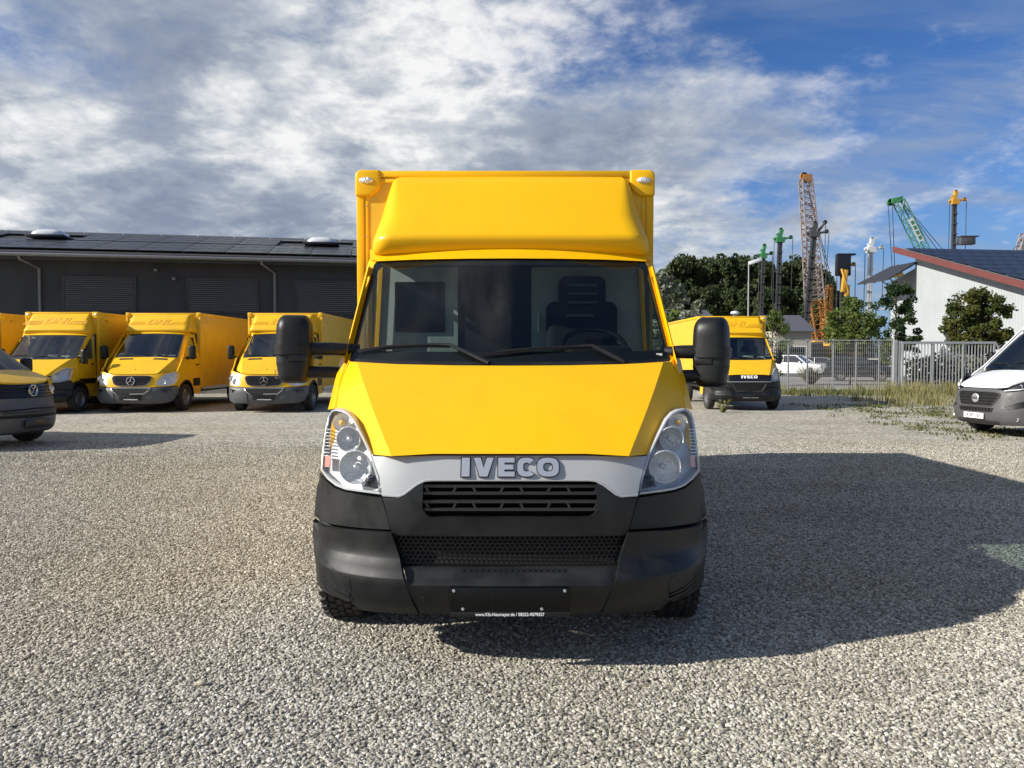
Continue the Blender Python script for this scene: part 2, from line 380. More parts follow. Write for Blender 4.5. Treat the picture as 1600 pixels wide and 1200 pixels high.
def gravel_stones():
    mb = MB(); rows = []
    for d in [1.6 + .3 * i for i in range(42)]:
        w = .74 * d + 1.0
        rows.append([(-w + 2 * w * k / 30, d, .0) for k in range(31)])
    mb.sheet(rows)
    o = mb.build('gravel_stones', 'pebble', smooth=0)
    tag(o, kind='stuff')
    ng = bpy.data.node_groups.new('gravel_scatter', 'GeometryNodeTree')
    ng.interface.new_socket('Geometry', in_out='INPUT', socket_type='NodeSocketGeometry')
    ng.interface.new_socket('Geometry', in_out='OUTPUT', socket_type='NodeSocketGeometry')
    gi, go = N(ng, 'NodeGroupInput'), N(ng, 'NodeGroupOutput')
    pos = N(ng, 'GeometryNodeInputPosition'); sx = N(ng, 'ShaderNodeSeparateXYZ'); L(ng, pos.outputs[0], sx.inputs[0])
    mr = N(ng, 'ShaderNodeMapRange'); L(ng, sx.outputs[1], mr.inputs[0])
    for i, x in zip((1, 2, 3, 4), (3.0, 13.6, 7000, 350)): mr.inputs[i].default_value = x
    dp = N(ng, 'GeometryNodeDistributePointsOnFaces'); L(ng, gi.outputs[0], dp.inputs['Mesh']); L(ng, mr.outputs[0], dp.inputs['Density'])
    dp.inputs['Seed'].default_value = 4
    g2i = N(ng, 'GeometryNodeGeometryToInstance')
    for k in range(5):
        ico = N(ng, 'GeometryNodeMeshIcoSphere'); ico.inputs['Radius'].default_value = .0082; ico.inputs['Subdivisions'].default_value = 3 if k < 0 else 2
        sp = N(ng, 'GeometryNodeSetPosition'); nz = N(ng, 'ShaderNodeTexNoise'); nz.inputs['Scale'].default_value = 74; nz.inputs['Detail'].default_value = 1
        vm = N(ng, 'ShaderNodeVectorMath', operation='ADD'); vm.inputs[1].default_value = (k * 3.1, k * 1.7, 0)
        p2 = N(ng, 'GeometryNodeInputPosition'); L(ng, p2.outputs[0], vm.inputs[0]); L(ng, vm.outputs[0], nz.inputs['Vector'])
        sb = N(ng, 'ShaderNodeVectorMath', operation='SUBTRACT'); sb.inputs[1].default_value = (.5, .5, .5); L(ng, nz.outputs['Color'], sb.inputs[0])
        ml = N(ng, 'ShaderNodeVectorMath', operation='SCALE'); ml.inputs['Scale'].default_value = .016; L(ng, sb.outputs[0], ml.inputs[0])
        L(ng, ico.outputs[0], sp.inputs[0]); L(ng, ml.outputs[0], sp.inputs['Offset'])
        sm = N(ng, 'GeometryNodeSetMaterial'); sm.inputs['Material'].default_value = M['pebble']
        ss = N(ng, 'GeometryNodeSetShadeSmooth'); L(ng, sp.outputs[0], ss.inputs[0]); L(ng, ss.outputs[0], sm.inputs[0]); L(ng, sm.outputs[0], g2i.inputs[0])
    ip = N(ng, 'GeometryNodeInstanceOnPoints'); L(ng, dp.outputs['Points'], ip.inputs['Points']); L(ng, g2i.outputs[0], ip.inputs['Instance'])
    ip.inputs['Pick Instance'].default_value = True
    def rnd(lo, hi, seed, typ='FLOAT_VECTOR'):
        r = N(ng, 'FunctionNodeRandomValue', data_type=typ); r.inputs['Seed'].default_value = seed
        ins = [i for i in r.inputs if i.enabled and i.name in ('Min', 'Max')]
        ins[0].default_value = lo; ins[1].default_value = hi
        return [q for q in r.outputs if q.enabled][0]
    L(ng, rnd((-.5, -.5, 0), (.5, .5, 6.28), 1), ip.inputs['Rotation'])
    L(ng, rnd((.7, .65, .42), (1.7, 1.4, .85), 2), ip.inputs['Scale'])
    L(ng, rnd(0, 4, 5, 'INT'), ip.inputs['Instance Index'])
    tr = N(ng, 'GeometryNodeTranslateInstances'); L(ng, ip.outputs[0], tr.inputs[0]); L(ng, rnd((0, 0, -.002), (0, 0, .007), 3), tr.inputs['Translation'])
    L(ng, tr.outputs[0], go.inputs[0])
    md = o.modifiers.new('scatter', 'NODES'); md.node_group = ng
gravel_stones()
# ---------------------------------------------------------------- the yellow cab-over box vans (measured half widths and heights -> metres)
D0 = 3.65
CP, SP = math.cos(PITCH), math.sin(PITCH)
def Q(h, py, y):
    v = (py - 600) / F; k = (D0 + y) / (CP - v * SP)
    return h / F * k, CAM_H + k * (-SP - v * CP)
def S(h, py, Y):
    """(x,z) on the surface y=Y(x,z) for a half width h and height py read off the photograph"""
    y = .3
    for _ in range(60):
        x, z = Q(h, py, y); y = .7 * y + .3 * min(Y(x, z), 3)
    return Q(h, py, y)
def SS(pts, Y): return [S(h, p, Y) for h, p in pts]
def offs(x):
    x = abs(x); t = max(0, min((x - .45) / .60, .995))
    return .05 * x * x + .45 * (1 - math.sqrt(1 - t * t))
YC = [(.30, .075), (.34, .03), (.40, .008), (.445, 0), (.456, .008), (.495, .054), (.508, .06), (.56, .068), (.59, .078), (.72, .078), (.78, .064), (.84, .066), (.95, .09), (1.03, .122), (1.12, .175), (1.3, .30)]
def Yfront(x, z): return interp(YC, z) + offs(x)
YCC = [(.28, .09), (.34, .035), (.42, .012), (.475, .0), (.492, .008), (.552, .062), (.57, .068), (.60, .07), (.70, .058), (.80, .062)]
def Ycorner(x, z): return interp(YCC, z) + offs(x)
YCU = [(.70, .085), (.95, .09), (1.03, .122), (1.12, .175), (1.3, .30)]
def Yupper(x, z): return interp(YCU, z) + offs(x)
def Yhood(x, z):
    s = (z - 1.11) / .45; x = abs(x)
    xc = .62 + .30 * s
    return (.168 + .69 * s * (.9 + .1 * s)) + .05 * x * x + max(0, x - xc) * .95 - .018 * math.sin(max(0, min(s, 1)) * math.pi)
def Yscreen(x, z): return .865 + (z - 1.555) * 1.0 + .13 * x * x
seam_px = [(250, 565), (257, 577), (262.5, 590), (268, 612), (271, 638)]
SEAM = SS(seam_px, Yhood)
def xseam(z): return interp(sorted((z_, x_) for x_, z_ in SEAM), z)
def Yfender(x, z): return Yhood(xseam(z), z) + 1.9 * max(0, abs(x) - xseam(z))
HEAD_IN = [(271, 639.5), (263, 641), (254, 645.5), (244, 656), (231, 680), (222, 698), (216, 710)]
HEAD_LOW = [(210.5, 728), (205, 745), (200, 774)]
HEAD_BOT = [(200, 774), (236, 769.5), (258, 766), (273, 760), (286, 750), (297, 736)]
HEAD_OUT = [(297, 736), (296, 720), (293, 692), (289, 664), (285, 648), (280, 641), (275, 639)]
HEAD = HEAD_IN + HEAD_LOW[:-1] + HEAD_BOT + HEAD_OUT[1:]
def arc_pts(cx, cz, r, a0, a1, n): return [(cx + r * math.cos(R(a0 + (a1 - a0) * i / n)), cz + r * math.sin(R(a0 + (a1 - a0) * i / n))) for i in range(n + 1)]

def make_wheel(root, x, y, r=.365, w=.225, sgn=1, tread=False):
    t = MB(); h = w / 2
    t.lathe([(r * .60, -h * .8), (r * .70, -h), (r * .90, -h), (r * .975, -h * .82), (r, -h * .6), (r, h * .6), (r * .975, h * .82), (r * .90, h), (r * .70, h), (r * .60, h * .8), (r * .6, -h * .8)], (0, 0, 0), 'x', 40)
    if tread:
        n = 38
        for k in range(n):
            for j, (xo, ww, sk) in enumerate(((-.40, .17, .35), (-.2, .15, -.3), (0, .15, .25), (.2, .15, -.3), (.40, .17, .35))):
                a = 2 * math.pi * (k + .5 * (j % 2)) / n
                rot = Matrix.Rotation(a, 3, 'X') @ Matrix.Rotation(sk, 3, 'Z')
                t.box(Matrix.Rotation(a, 3, 'X') @ Vector((xo * w, 0, r + .002)), (ww * w, .042, .016), rot)
    wh = t.build('wheel', 'tyre', root, smooth=30, loc=(x, y, r))
    m = MB(); s = sgn
    m.lathe([(r * .60, s * h * .75), (r * .56, s * h * .85), (r * .50, s * h * .3), (r * .30, s * h * .25), (r * .27, s * h * .62), (r * .1, s * h * .66), (0.004, s * h * .66)], (0, 0, 0), 'x', 28)
    for k in range(6):
        a = k * math.pi / 3; m.tube([(s * h * .25, r * .21 * math.cos(a), r * .21 * math.sin(a)), (s * h * .75, r * .21 * math.cos(a), r * .21 * math.sin(a))], r * .035, 6)
    m.build('rim', 'rim', wh, smooth=35)
    return wh

def rbox(c, d, r, seg=4):
    return MB().box(c, d), r, seg

def make_headlight(root, sg, detail=True):
    def H(x, z): return Yfront(x, z) if z < 1.115 else min(Yfront(x, z), Yhood(.69, 1.11) + (z - 1.11) * .9 + offs(x) * .75)
    out = SS(HEAD, H)
    if sg < 0: out = mirrored(out)
    back = MB().panel(out, lambda x, z: H(x, z) + .105, .06, -.09).build('headlight', 'housing', root)
    xl, zl = S(243, 731, H); xu, zu = S(253.5, 687, H); xa, za = S(264, 661, H); xs_, zs_ = S(219, 752, H)
    for nm, (cx, cz, r) in (('reflector', (xl, zl, .083)), ('reflector', (xu, zu, .064))):
        y0 = H(cx, cz) + .018; m = MB()
        n = 48; rows = []
        for rr, dy in ((1.06, .004), (1.0, -.006), (.97, .004), (.85, .03), (.62, .055), (.34, .07), (.2, .072)):
            row = []
            for j in range(n):
                a = 2 * math.pi * j / n; fl = 1 + (.035 * math.sin(a * 9) if .3 < rr < .95 else 0)
                row.append((sg * cx + r * rr * fl * math.cos(a), y0 + dy + .30 * r * rr * math.cos(a) * sg * .6, cz + r * rr * fl * math.sin(a)))
            rows.append(row)
        m.sheet(rows, True); b = m.build(nm, 'reflector', back, smooth=50)
        k = MB(); k.tube([(sg * cx, y0 + .072, cz), (sg * cx, y0 + .02, cz)], [.016, .012], 10); k.lathe([(.017, 0), (.012, -.012), (.001, -.018)], (sg * cx, y0 + .02, cz), 'y', 10)
        k.build('bulb', 'satin', back)
        if not detail: break
    if detail:
        m = MB(); ya = H(xa, za) + .03
        m.lathe([(.052, 0), (.045, .012), (.02, .02), (.001, .021)], (sg * xa, ya, za), 'y', 20); m.build('indicator_bowl', 'reflector', back)
        m = MB(); m.lathe([(.001, -.03), (.013, -.026), (.017, -.012), (.014, .012)], (sg * xa, ya, za), 'y', 14); m.build('indicator_bulb', 'amber', back)
        m = MB(); m.lathe([(.026, .01), (.028, 0), (.022, -.004)], (sg * xs_, H(xs_, zs_) + .03, zs_), 'y', 18); m.lathe([(.001, -.006), (.012, -.003), (.015, .004)], (sg * xs_, H(xs_, zs_) + .03, zs_), 'y', 14)
        m.build('position_lamp', 'gloss', back)
        tri = SS([(213, 745), (208, 766), (231, 762), (224, 752)], H); tri = tri if sg > 0 else mirrored(tri)
        MB().panel(tri, lambda x, z: H(x, z) + .036, .05, .02).build('lamp_bezel', 'gloss', back)
        for py, hh, c in ((722, 287, 'redlens'),):
            s_ = SS([(hh - 4, py - 9), (hh + 4, py - 9), (hh + 5, py + 9), (hh - 3, py + 9)], H); s_ = s_ if sg > 0 else mirrored(s_)
            MB().panel(s_, lambda x, z: H(x, z) + .03, .05, .01).build('side_marker', c, back)
        m = MB()
        for k in range(9):
            p = 672 + k * 5.2; x_, z_ = S(281.5 + k * .5, p, H); x2, z2 = S(289 + k * .5, p, H)
            m.tube([(sg * x_, H(x_, z_) + .035, z_), (sg * x2, H(x2, z2) + .035, z2)], .0035, 5)
        m.build('lens_ribs', 'reflector', back)
    rim = [(x, H(x, z) + .012, z) for x, z in out]; cx_ = sum(p[0] for p in rim) / len(rim); cz_ = sum(p[2] for p in rim) / len(rim)
    rim = [(cx_ + (x - cx_) * .955, y, cz_ + (z - cz_) * .965) for x, y, z in rim]
    MB().tube(rim + rim[:1], .006, 6, False).build('lamp_rim', 'housing', back)
    MB().panel(out, lambda x, z: H(x, z) - .002, .05, .0).build('lens', 'lamplens', back, smooth=60)
    return back

def make_mirror(root, cx, w, zt, zb, y, sg, twist, long_arm):
    """two-piece door mirror on two arms; seen from its rounded back"""
    hz = zt - zb
    def shell(w0, w1, d, z0, z1, rtop):
        rows = []
        n = 28; zs = 12
        for i in range(zs + 1):
            t = i / zs; z = z0 + (z1 - z0) * t
            k = 1.0
            if rtop > 0 and z > z1 - rtop: q = (z - (z1 - rtop)) / rtop; k = math.sqrt(max(0.0, 1 - (q * .985) ** 2.6))
            if rtop < 0 and z < z0 - rtop: q = (z0 - rtop - z) / -rtop; k = math.sqrt(max(0.0, 1 - (q * .97) ** 2.6))
            ww = (w0 + (w1 - w0) * t) / 2 * (.55 + .45 * k); dd = d * (.35 + .65 * k); row = []
            for j in range(n):
                a = 2 * math.pi * j / n; e = .55
                c_, s_ = math.cos(a), math.sin(a)
                X = ww * math.copysign(abs(c_) ** e, c_); Yq = (dd if s_ < 0 else .03) * math.copysign(abs(s_) ** .75, s_)
                row.append((X, Yq, z))
            rows.append(row)
        m = MB(); m.sheet(rows, True); k = len(m.v)
        m.f += [tuple(range(n)), tuple(range(k - n, k))]
        return m
    e = bpy.data.objects.new('mirror', None); COL.objects.link(e); e.parent = root; e.location = (cx, y, 0); e.rotation_euler = (0, 0, twist)
    z1 = zb + hz * .565; z2 = zb + hz * .43; z3 = zb + hz * .30
    shell(w * 1.02, w * .96, .12, z1, zt, hz * .26).build('mirror_cap', 'mirror', e, smooth=50)
    shell(w * 1.10, w * 1.12, .132, z2 - .002, z1 - .0, 0).build('mirror_band', 'mirror', e, smooth=40)
    shell(w * 1.0, w * 1.03, .11, z3, z2, 0).build('mirror_body', 'plastic', e, smooth=40)
    shell(w * .82, w * 1.02, .12, zb, z3 + .004, -hz * .12).build('wide_angle_shell', 'mirror', e, smooth=50)
    m = MB(); m.box((-sg * w * .12, -.112, (z2 + z3) / 2 + .005), (w * .5, .012, (z2 - z3) * .8)); m.build('mirror_inset', 'gloss', e, bevel=.004)
    m = MB(); m.box((sg * w * .47, -.05, zb + hz * .14), (.02, .06, .055)); m.build('repeater_lamp', 'lamplens', e, bevel=.008)
    m = MB(); m.box((0, .025, (z1 + zt) / 2 - .02), (w * .8, .012, (zt - z1) * .75)); m.build('mirror_glass', 'chrome', e, bevel=.004)
    a = MB(); L_ = long_arm; c, s = math.cos(-twist), math.sin(-twist)
    def P(x, yy, z): return (x * c - yy * s, x * s + yy * c, z)
    for zz, th in (((z1 + z2) / 2 + .003, .040), ((zb + z3) / 2 + .005, .036)):
        a.tube([P(-sg * w * .3, -.04, zz), P(-sg * (w * .5 + L_ * .45), -.035, zz), P(-sg * (w * .5 + L_), .03, zz - .005)], [th * 1.05, th, th * .9], 10)
    a.build('mirror_arm', 'mirror', e, smooth=40)
    return e

def make_wiper(root, pts):
    w = None
    P = []
    for h, py in pts:
        x, z = S(abs(h), py, Yscreen); P.append((math.copysign(x, h), Yscreen(x, z) - .03, z))
    m = MB(); m.tube(P[:3], [.015, .011, .007], 8); a = m.build('wiper', 'plastic', root)
    b = MB(); b.tube([P[1], P[2], P[3], P[4]], [.004, .007, .008, .004], 6); b.tube([Vector(p) + Vector((0, .018, -.012)) for p in P[1:]], .007, 6)
    b.build('wiper_blade', 'plastic', a)
    return a

def badge_letters(g, t):
    """heavy raised IVECO capitals, facing -y; g widens every stroke"""
    m = MB(); h, s = .048 + g, .0145 + g
    def poly(cx, pts): m.prism([(cx + x, z) for x, z in pts], -t, t)
    def ring(cx, w, a0, a1, closed):
        n = 30; rows = []
        for i in range(n + 1):
            a = R(a0 + (a1 - a0) * i / n); c, q = math.cos(a), math.sin(a); e = .72
            P = lambda rx, rz: (cx + rx * math.copysign(abs(c) ** e, c), rz * math.copysign(abs(q) ** e, q))
            o, i_ = P(w, h), P(w - 2 * s, h - 1.75 * s)
            rows.append([(o[0], -t, o[1]), (i_[0], -t, i_[1]), (i_[0], t, i_[1]), (o[0], t, o[1]), (o[0], -t, o[1])])
        m.sheet(rows)
        if not closed:
            for r_ in (rows[0], rows[-1]): m.add(r_[:4], [(0, 1, 2, 3)])
    poly(-.2175, [(-s * 1.35, -h), (s * 1.35, -h), (s * 1.35, h), (-s * 1.35, h)])
    v = .049 + g
    poly(-.129, [(-v, h), (-v + 2.3 * s, h), (0, -.006 - g), (v - 2.3 * s, h), (v, h), (.019 + g, -h), (-.019 - g, -h)])
    w = .040 + g; k = 1.7 * s; zz = .85 * s
    poly(-.0175, [(-w, -h), (w, -h), (w, -h + k), (-w + 2.1 * s, -h + k), (-w + 2.1 * s, -zz), (w * .85, -zz), (w * .85, zz), (-w + 2.1 * s, zz), (-w + 2.1 * s, h - k), (w, h - k), (w, h), (-w, h)])
    ring(.081, .045 + g, 42, 318, False)
    ring(.187, .053 + g, 0, 360, True)
    return m

def iveco(name, label, cat, group=None, old=False):
    T = thing(name, label, cat, group=group)
    paint = 'yellow_old' if old else 'yellow'
    # ---- front panels
    hood_low = [(0, 709), (120, 709), (216, 710)]
    hood = hood_low[1:] + [(222, 698), (231, 680), (244, 656), (254, 645.5), (263, 641), (271, 638)] + list(reversed(seam_px))[1:] + [(180, 569), (90, 571), (0, 571.5)]
    hp = SS([(0, 709)] + hood, Yhood)
    crease = [((.62, 1.11), (.45, -.30)), ((-.62, 1.11), (.45, .30))]
    MB().panel(full(hp), Yhood, .06, .03, cuts=crease).build('hood', paint, T, smooth=16)
    for sg in (1, -1):
        fo = SS([(285, 640), (281, 625), (276, 603), (270, 580), (266, 562), (257, 553)], Yfender)
        f = [(x + .006, z) for x, z in reversed(SEAM)]
        f = f + fo[::-1]
        if sg < 0: f = mirrored(f)
        MB().panel(f, Yfender, .05, .02).build('fender', paint, T)
        make_headlight(T, sg, not old)
        ap = SS([(251, 562), (243, 528), (233, 489), (223, 450), (213.5, 414), (208, 406)], Yscreen)
        def Yp(x, z, ap=ap): return Yscreen(x, z) + .6 * max(0, abs(x) - interp(sorted((b, a) for a, b in ap), z))
        ao = SS([(262, 560), (256, 545), (247, 508), (237.5, 470), (228, 432), (221.5, 408), (219, 403)], Yp)
        f = ap + ao[::-1]
        if sg < 0: f = mirrored(f)
        MB().panel(f, Yp, .06, .05).build('windscreen_pillar', paint, T)
    # ---- windscreen
    sc = [(0, 568), (90, 567.5), (180, 566), (243, 563), (250, 558), (246, 541), (236, 500), (225, 457), (214, 415), (207, 407.5), (150, 405), (75, 403.5), (0, 403)]
    so_ = full(SS(sc, Yscreen))
    si = [(0, 550), (90, 549.5), (180, 549), (234, 547), (239, 541), (235, 524), (226, 488), (216, 450), (207, 423), (200, 416.5), (150, 415), (75, 414), (0, 413.5)]
    si_ = full(SS(si, Yscreen)); n = len(so_)
    fr = MB(); fr.sheet([[(x, Yscreen(x, z) + .004, z) for x, z in so_], [(x, Yscreen(x, z) + .004, z) for x, z in si_]], True)
    w = MB().panel(so_, Yscreen, .09, .0).build('windscreen', 'screen_old' if old else 'screen', T, smooth=60)
    fr.build('windscreen_border', 'dark', w, smooth=60)
    cw = SS([(0, 571), (180, 568.5), (249, 564.5), (250, 560), (180, 564), (0, 566)], Yscreen)
    MB().panel(full(cw), lambda x, z: Yscreen(x, z) - .006, .2, .03).build('cowl', 'plastic', T)
    make_wiper(T, [(-33, 567), (-94, 538.5), (-145, 538), (-192, 541.5), (-237, 547)])
    make_wiper(T, [(178, 566), (126.5, 540), (42, 544), (0, 548), (-42, 553)])
    rf = SS([(0, 404), (75, 404.5), (150, 406), (208, 408.5), (219, 406), (219.5, 391), (150, 388), (0, 386)], Yscreen)
    MB().panel(full(rf), lambda x, z: Yscreen(x, z) - .015, .1, .15).build('roof_rim', paint, T)
    # ---- silver strip / dark strip below the hood
    gp = SS([(0, 712), (120, 712), (215, 713), (210, 728), (205, 745), (199.5, 773), (174, 775.5), (166, 772), (146, 757), (134, 751), (124, 750), (0, 750)], Yfront)
    gpan = MB().panel(full(gp), Yfront, .05, .03).build('grille_panel', 'gloss' if old else 'grey_panel', T, smooth=30)
    if not old:
        lip = SS([(199.5, 774), (174, 776), (165.5, 772.5), (145.5, 757.5), (133.5, 751.5), (123.5, 750.5), (0, 750.5)], Yfront)
        g2 = full(lip); MB().tube([(x, Yfront(x, z) + .002, z) for x, z in g2], .006, 6).build('panel_lip', 'grey_panel', gpan)
    x_, z_ = S(0, 730, Yfront)
    tilt = Matrix.Translation((0, Yfront(0, z_) - .003, z_)) @ Matrix.Rotation(-R(26), 4, 'X')
    tw = badge_letters(0, .006)
    if not old:
        badge_letters(.0042, .005).xf(Matrix.Translation((0, .002, 0)) @ tilt).build('lettering_outline', 'gloss', gpan, smooth=30)
        tw.xf(Matrix.Translation((0, -.003, 0)) @ tilt).build('lettering', 'satin', gpan, smooth=30)
    else:
        tw.xf(tilt).build('lettering', 'white', gpan, smooth=30)
        lp = SS([(199, 776), (174, 777.5), (100, 778), (0, 778)], Yfront); l2 = full(lp)
        MB().tube([(x, Yfront(x, z) - .004, z) for x, z in l2], .012, 6).build('chrome_strip', 'satin', gpan)
        cp = SS([(0, 752), (124, 751.5), (134, 752.5), (146, 758), (166, 773), (174, 776), (100, 776), (0, 776)], Yfront)
        MB().panel(full(cp), Yfront, .08, .02).build('lower_grille_panel', 'gloss', T)
    # ---- middle band with the grille opening
    if not old:
        outer = SS([(135, 753.5), (147, 760), (166, 774.5), (174, 778.5), (199, 777.5), (184, 833), (182, 836)], Yfront)
        inner = SS([(136, 757), (137, 795), (131, 804), (124, 808)], Yfront)
        poly = outer + mirrored(outer)[::-1] + mirrored(inner) + inner[::-1]
        MB().panel(poly, Yfront, .07, .06).build('grille_surround', 'plastic', T, smooth=40)
        bk = SS([(0, 745), (140, 748), (145, 815), (0, 815)], Yfront)
        MB().panel(full(bk), lambda x, z: .19 + .05 * x * x, .2, .01).build('grille_backing', 'dark', T)
        top_in = [(0, 750), (124, 750)]
        for py in (760.5, 771.8, 785, 797.3):
            q = SS([(0, py), (60, py), (110, py), (138, py)], Yfront); q = full(q)
            m = MB()
            for (x, z), (x2, z2) in zip(q, q[1:]):
                a, b = sorted(((x, z), (x2, z2)))
            q.sort(); g = []
            for dz, dy in ((.007, .018), (.007, .10), (-.007, .10), (-.007, .018)):
                g.append([(x, Yfront(x, z) + dy, z + dz) for x, z in q])
            g.append(g[0]); m.sheet(g); m.build('grille_bar', 'grille_black', T, smooth=30)
        for a, b in ((760.5, 771.8), (785, 797.3)):
            for k in range(8):
                h = -127 + k * 37.0; dx = 6 if k % 2 else -6
                p1 = S(abs(h + dx), a, Yfront); p2 = S(abs(h), b, Yfront); sa = math.copysign(1, h + dx); sb = math.copysign(1, h)
                m = MB()
                for yy in (.02,):
                    A_ = (sa * p1[0], Yfront(*p1) + yy, p1[1]); B_ = (sb * p2[0], Yfront(*p2) + yy, p2[1])
                    m.sheet([[(A_[0] - .006, A_[1], A_[2]), (A_[0] + .006, A_[1], A_[2]), (A_[0] + .006, A_[1] + .07, A_[2])], [(B_[0] - .006, B_[1], B_[2]), (B_[0] + .006, B_[1], B_[2]), (B_[0] + .006, B_[1] + .07, B_[2])]])
                m.build('grille_rib', 'grille_black', T, smooth=0)
        # lower mesh
        bk = SS([(0, 834), (187, 832), (166, 908), (0, 910)], Yfront)
        MB().panel(full(bk), lambda x, z: Yfront(x, z) + .09, .2, .01).build('mesh_backing', 'dark', T)  # lower edge extended to keep sunlight from leaking through to the ground
        hx = MB(); pitch, hh = .0245, .0125
        zb_, zt_ = S(0, 885, Yfront)[1], S(0, 838, Yfront)[1]
        rown = int((zt_ - zb_) / (hh * 1.5)) + 1
        for r_ in range(rown):
            z = zb_ + r_ * hh * 1.5
            for c_ in range(-23, 24):
                x = (c_ + .5 * (r_ % 2)) * pitch
                lim = .52 + (z - zb_) * .30
                if abs(x) > lim or z > zt_: continue
                y = Yfront(x, z) + .022
                for (ax, az), (bx, bz) in (((0, hh), (pitch / 2, hh / 2)), ((0, hh), (-pitch / 2, hh / 2)), ((-pitch / 2, hh / 2), (-pitch / 2, -hh / 2))):
                    hx.tube([(x + ax, y, z + az), (x + bx, y, z + bz)], .0019, 4, False)
        tag(hx.build('mesh_grille', 'gloss', T, smooth=0), kind='stuff')
        lo = SS([(0, 886), (167.5, 885), (160, 912), (139.5, 958.5), (0, 961)], Yfront)
        lob = MB().panel(full(lo), Yfront, .05, .05, cuts=[((0, q), (0, 1)) for q in (.445, .456, .495, .508)]).build('bumper', 'plastic', T, smooth=40)
        m = MB()
        for k in range(18):
            h = -74 + k * 9.2; x, z = S(abs(h), 891.5, Yfront); x = math.copysign(x, h)
            m.box((x, Yfront(x, z) - .001, z), (.019, .008, .017))
        m.build('bumper_slot', 'gloss', lob, smooth=0)
        yp = -.012
        zc = S(0, 937, lambda x, z: yp)[1]
        pl = MB(); pl.box((0, yp, zc), (.575, .02, .122)); ph = pl.build('number_plate_holder', 'void_gloss', lob, bevel=.005)
        m = MB(); m.box((-.083, yp - .0105, zc), (.003, .003, .115)); m.build('holder_rib', 'mirror', ph, smooth=0)
        for sx, sz in ((-.268, .046), (.262, .046), (-.225, -.042), (.152, -.042)):
            MB().lathe([(.008, .002), (.007, -.003), (.001, -.004)], (0, 0, 0), 'y', 10).build('screw', 'satin', ph, loc=(sx, yp - .011, zc + sz))
        m = MB(); m.box((0, yp - .002, zc - .0685), (.575, .016, .026)); m.build('holder_strip', 'gloss', ph, bevel=.003)
        text_mb('www.Kfz-Neumayer.de / 08252-9079557', .0215, .0008, .0004, wide=.92).xf(Matrix.Translation((0, yp - .012, zc - .0685))).build('dealer_lettering', 'white', ph, smooth=0)
        x, z = S(136, 934, Yfront); m = MB(); m.lathe([(.010, .004), (.010, -.004), (.001, -.005)], (-x, Yfront(x, z), z), 'y', 10); m.build('tow_cover_plug', 'gloss', lob)
    else:
        lo = SS([(0, 780), (199, 778), (184, 833), (166, 890), (139.5, 958.5), (0, 961)], Yfront)
        def Yo(x, z):
            t = max(0, min((.80 - z) / .18, 1)); w_ = .66 - .25 * t
            return Yfront(x, z) - (.03 if z < .58 else 0) * 0
        lob = MB().panel(full(lo), Yfront, .05, .05).build('bumper', 'plastic', T, smooth=40)
        it = SS([(0, 806), (150, 803), (142, 822), (118, 862), (0, 868)], Yfront)
        MB().panel(full(it), lambda x, z: Yfront(x, z) - .006, .1, .01).build('air_intake', 'dark', lob)
        e1 = SS([(152, 801), (144, 822), (119, 864), (60, 869), (0, 870)], Yfront); q = full(e1)
        MB().tube([(x, Yfront(x, z) - .008, z) for x, z in q], .010, 6).build('intake_trim', 'grey_bumper', lob)
        pl = MB(); zc = S(0, 915, Yfront)[1]; pl.box((0, -.015, zc), (.56, .02, .13)); ph = pl.build('number_plate_holder', 'gloss', lob, bevel=.005)
        m = MB(); m.box((-.12, -.027, zc - .055), (.2, .004, .012)); m.box((.12, -.027, zc - .055), (.22, .004, .012)); m.build('holder_print', 'grey_panel', ph, smooth=0)
    # ---- bumper corners, upper and lower
    for sg in (1, -1):
        up = SS([(200.5, 778), (236, 772.5), (258, 769), (274, 763), (287, 752), (298, 739.5), (302, 760), (305, 790), (306, 805)], Yupper)
        up += SS([(300, 810), (282, 818), (250, 823), (215, 826), (186.5, 827.5)], Yupper)
        f = up if sg > 0 else mirrored(up)
        MB().panel(f, Yupper, .04, .05).build('bumper_corner_upper', 'plastic', T, smooth=40)
        lw = SS([(184.5, 833), (169.5, 885), (162.5, 912), (142, 958.5), (190, 956), (232, 952), (240, 946), (247, 938), (285, 926), (297, 915), (302, 890), (306, 860), (308, 835), (307, 812)], Ycorner)
        lw += SS([(301, 816.5), (283, 823.5), (250, 828), (215, 831)], Ycorner)
        f = lw if sg > 0 else mirrored(lw)
        bc = MB().panel(f, lambda x, z: Ycorner(x, z) - .012, .04, .05, cuts=[((0, q), (0, 1)) for q in (.475, .492, .552, .57)]).build('bumper_corner', 'plastic', T, smooth=40)
        fg = SS([(293, 868), (250, 903), (244, 938), (284, 924), (296, 905)], Ycorner); 
        fg = fg if sg > 0 else mirrored(fg)
        MB().panel(fg, lambda x, z: Ycorner(x, z) - .0145, .05, .004).build('fog_lamp_cover', 'plastic', bc, smooth=30)
        m = MB()
        for k in range(3):
            a = S(291 - k * 1, 899 + k * 8, Ycorner); mid = S(270, 918 + k * 6, Ycorner); b = S(249, 928 + k * 5, Ycorner)
            m.tube([(sg * x, Ycorner(x, z) - .017, z) for x, z in (a, mid, b)], .005, 6)
        m.build('fog_cover_rib', 'mirror', bc)
    # ---- sides: front wing, door, pillars, wheel arch
    def Xs(y, z): return interp([(0, 1.0), (1.15, 1.0), (1.5, .985), (2.25, .94)], z) - (.012 if y < .7 else 0)
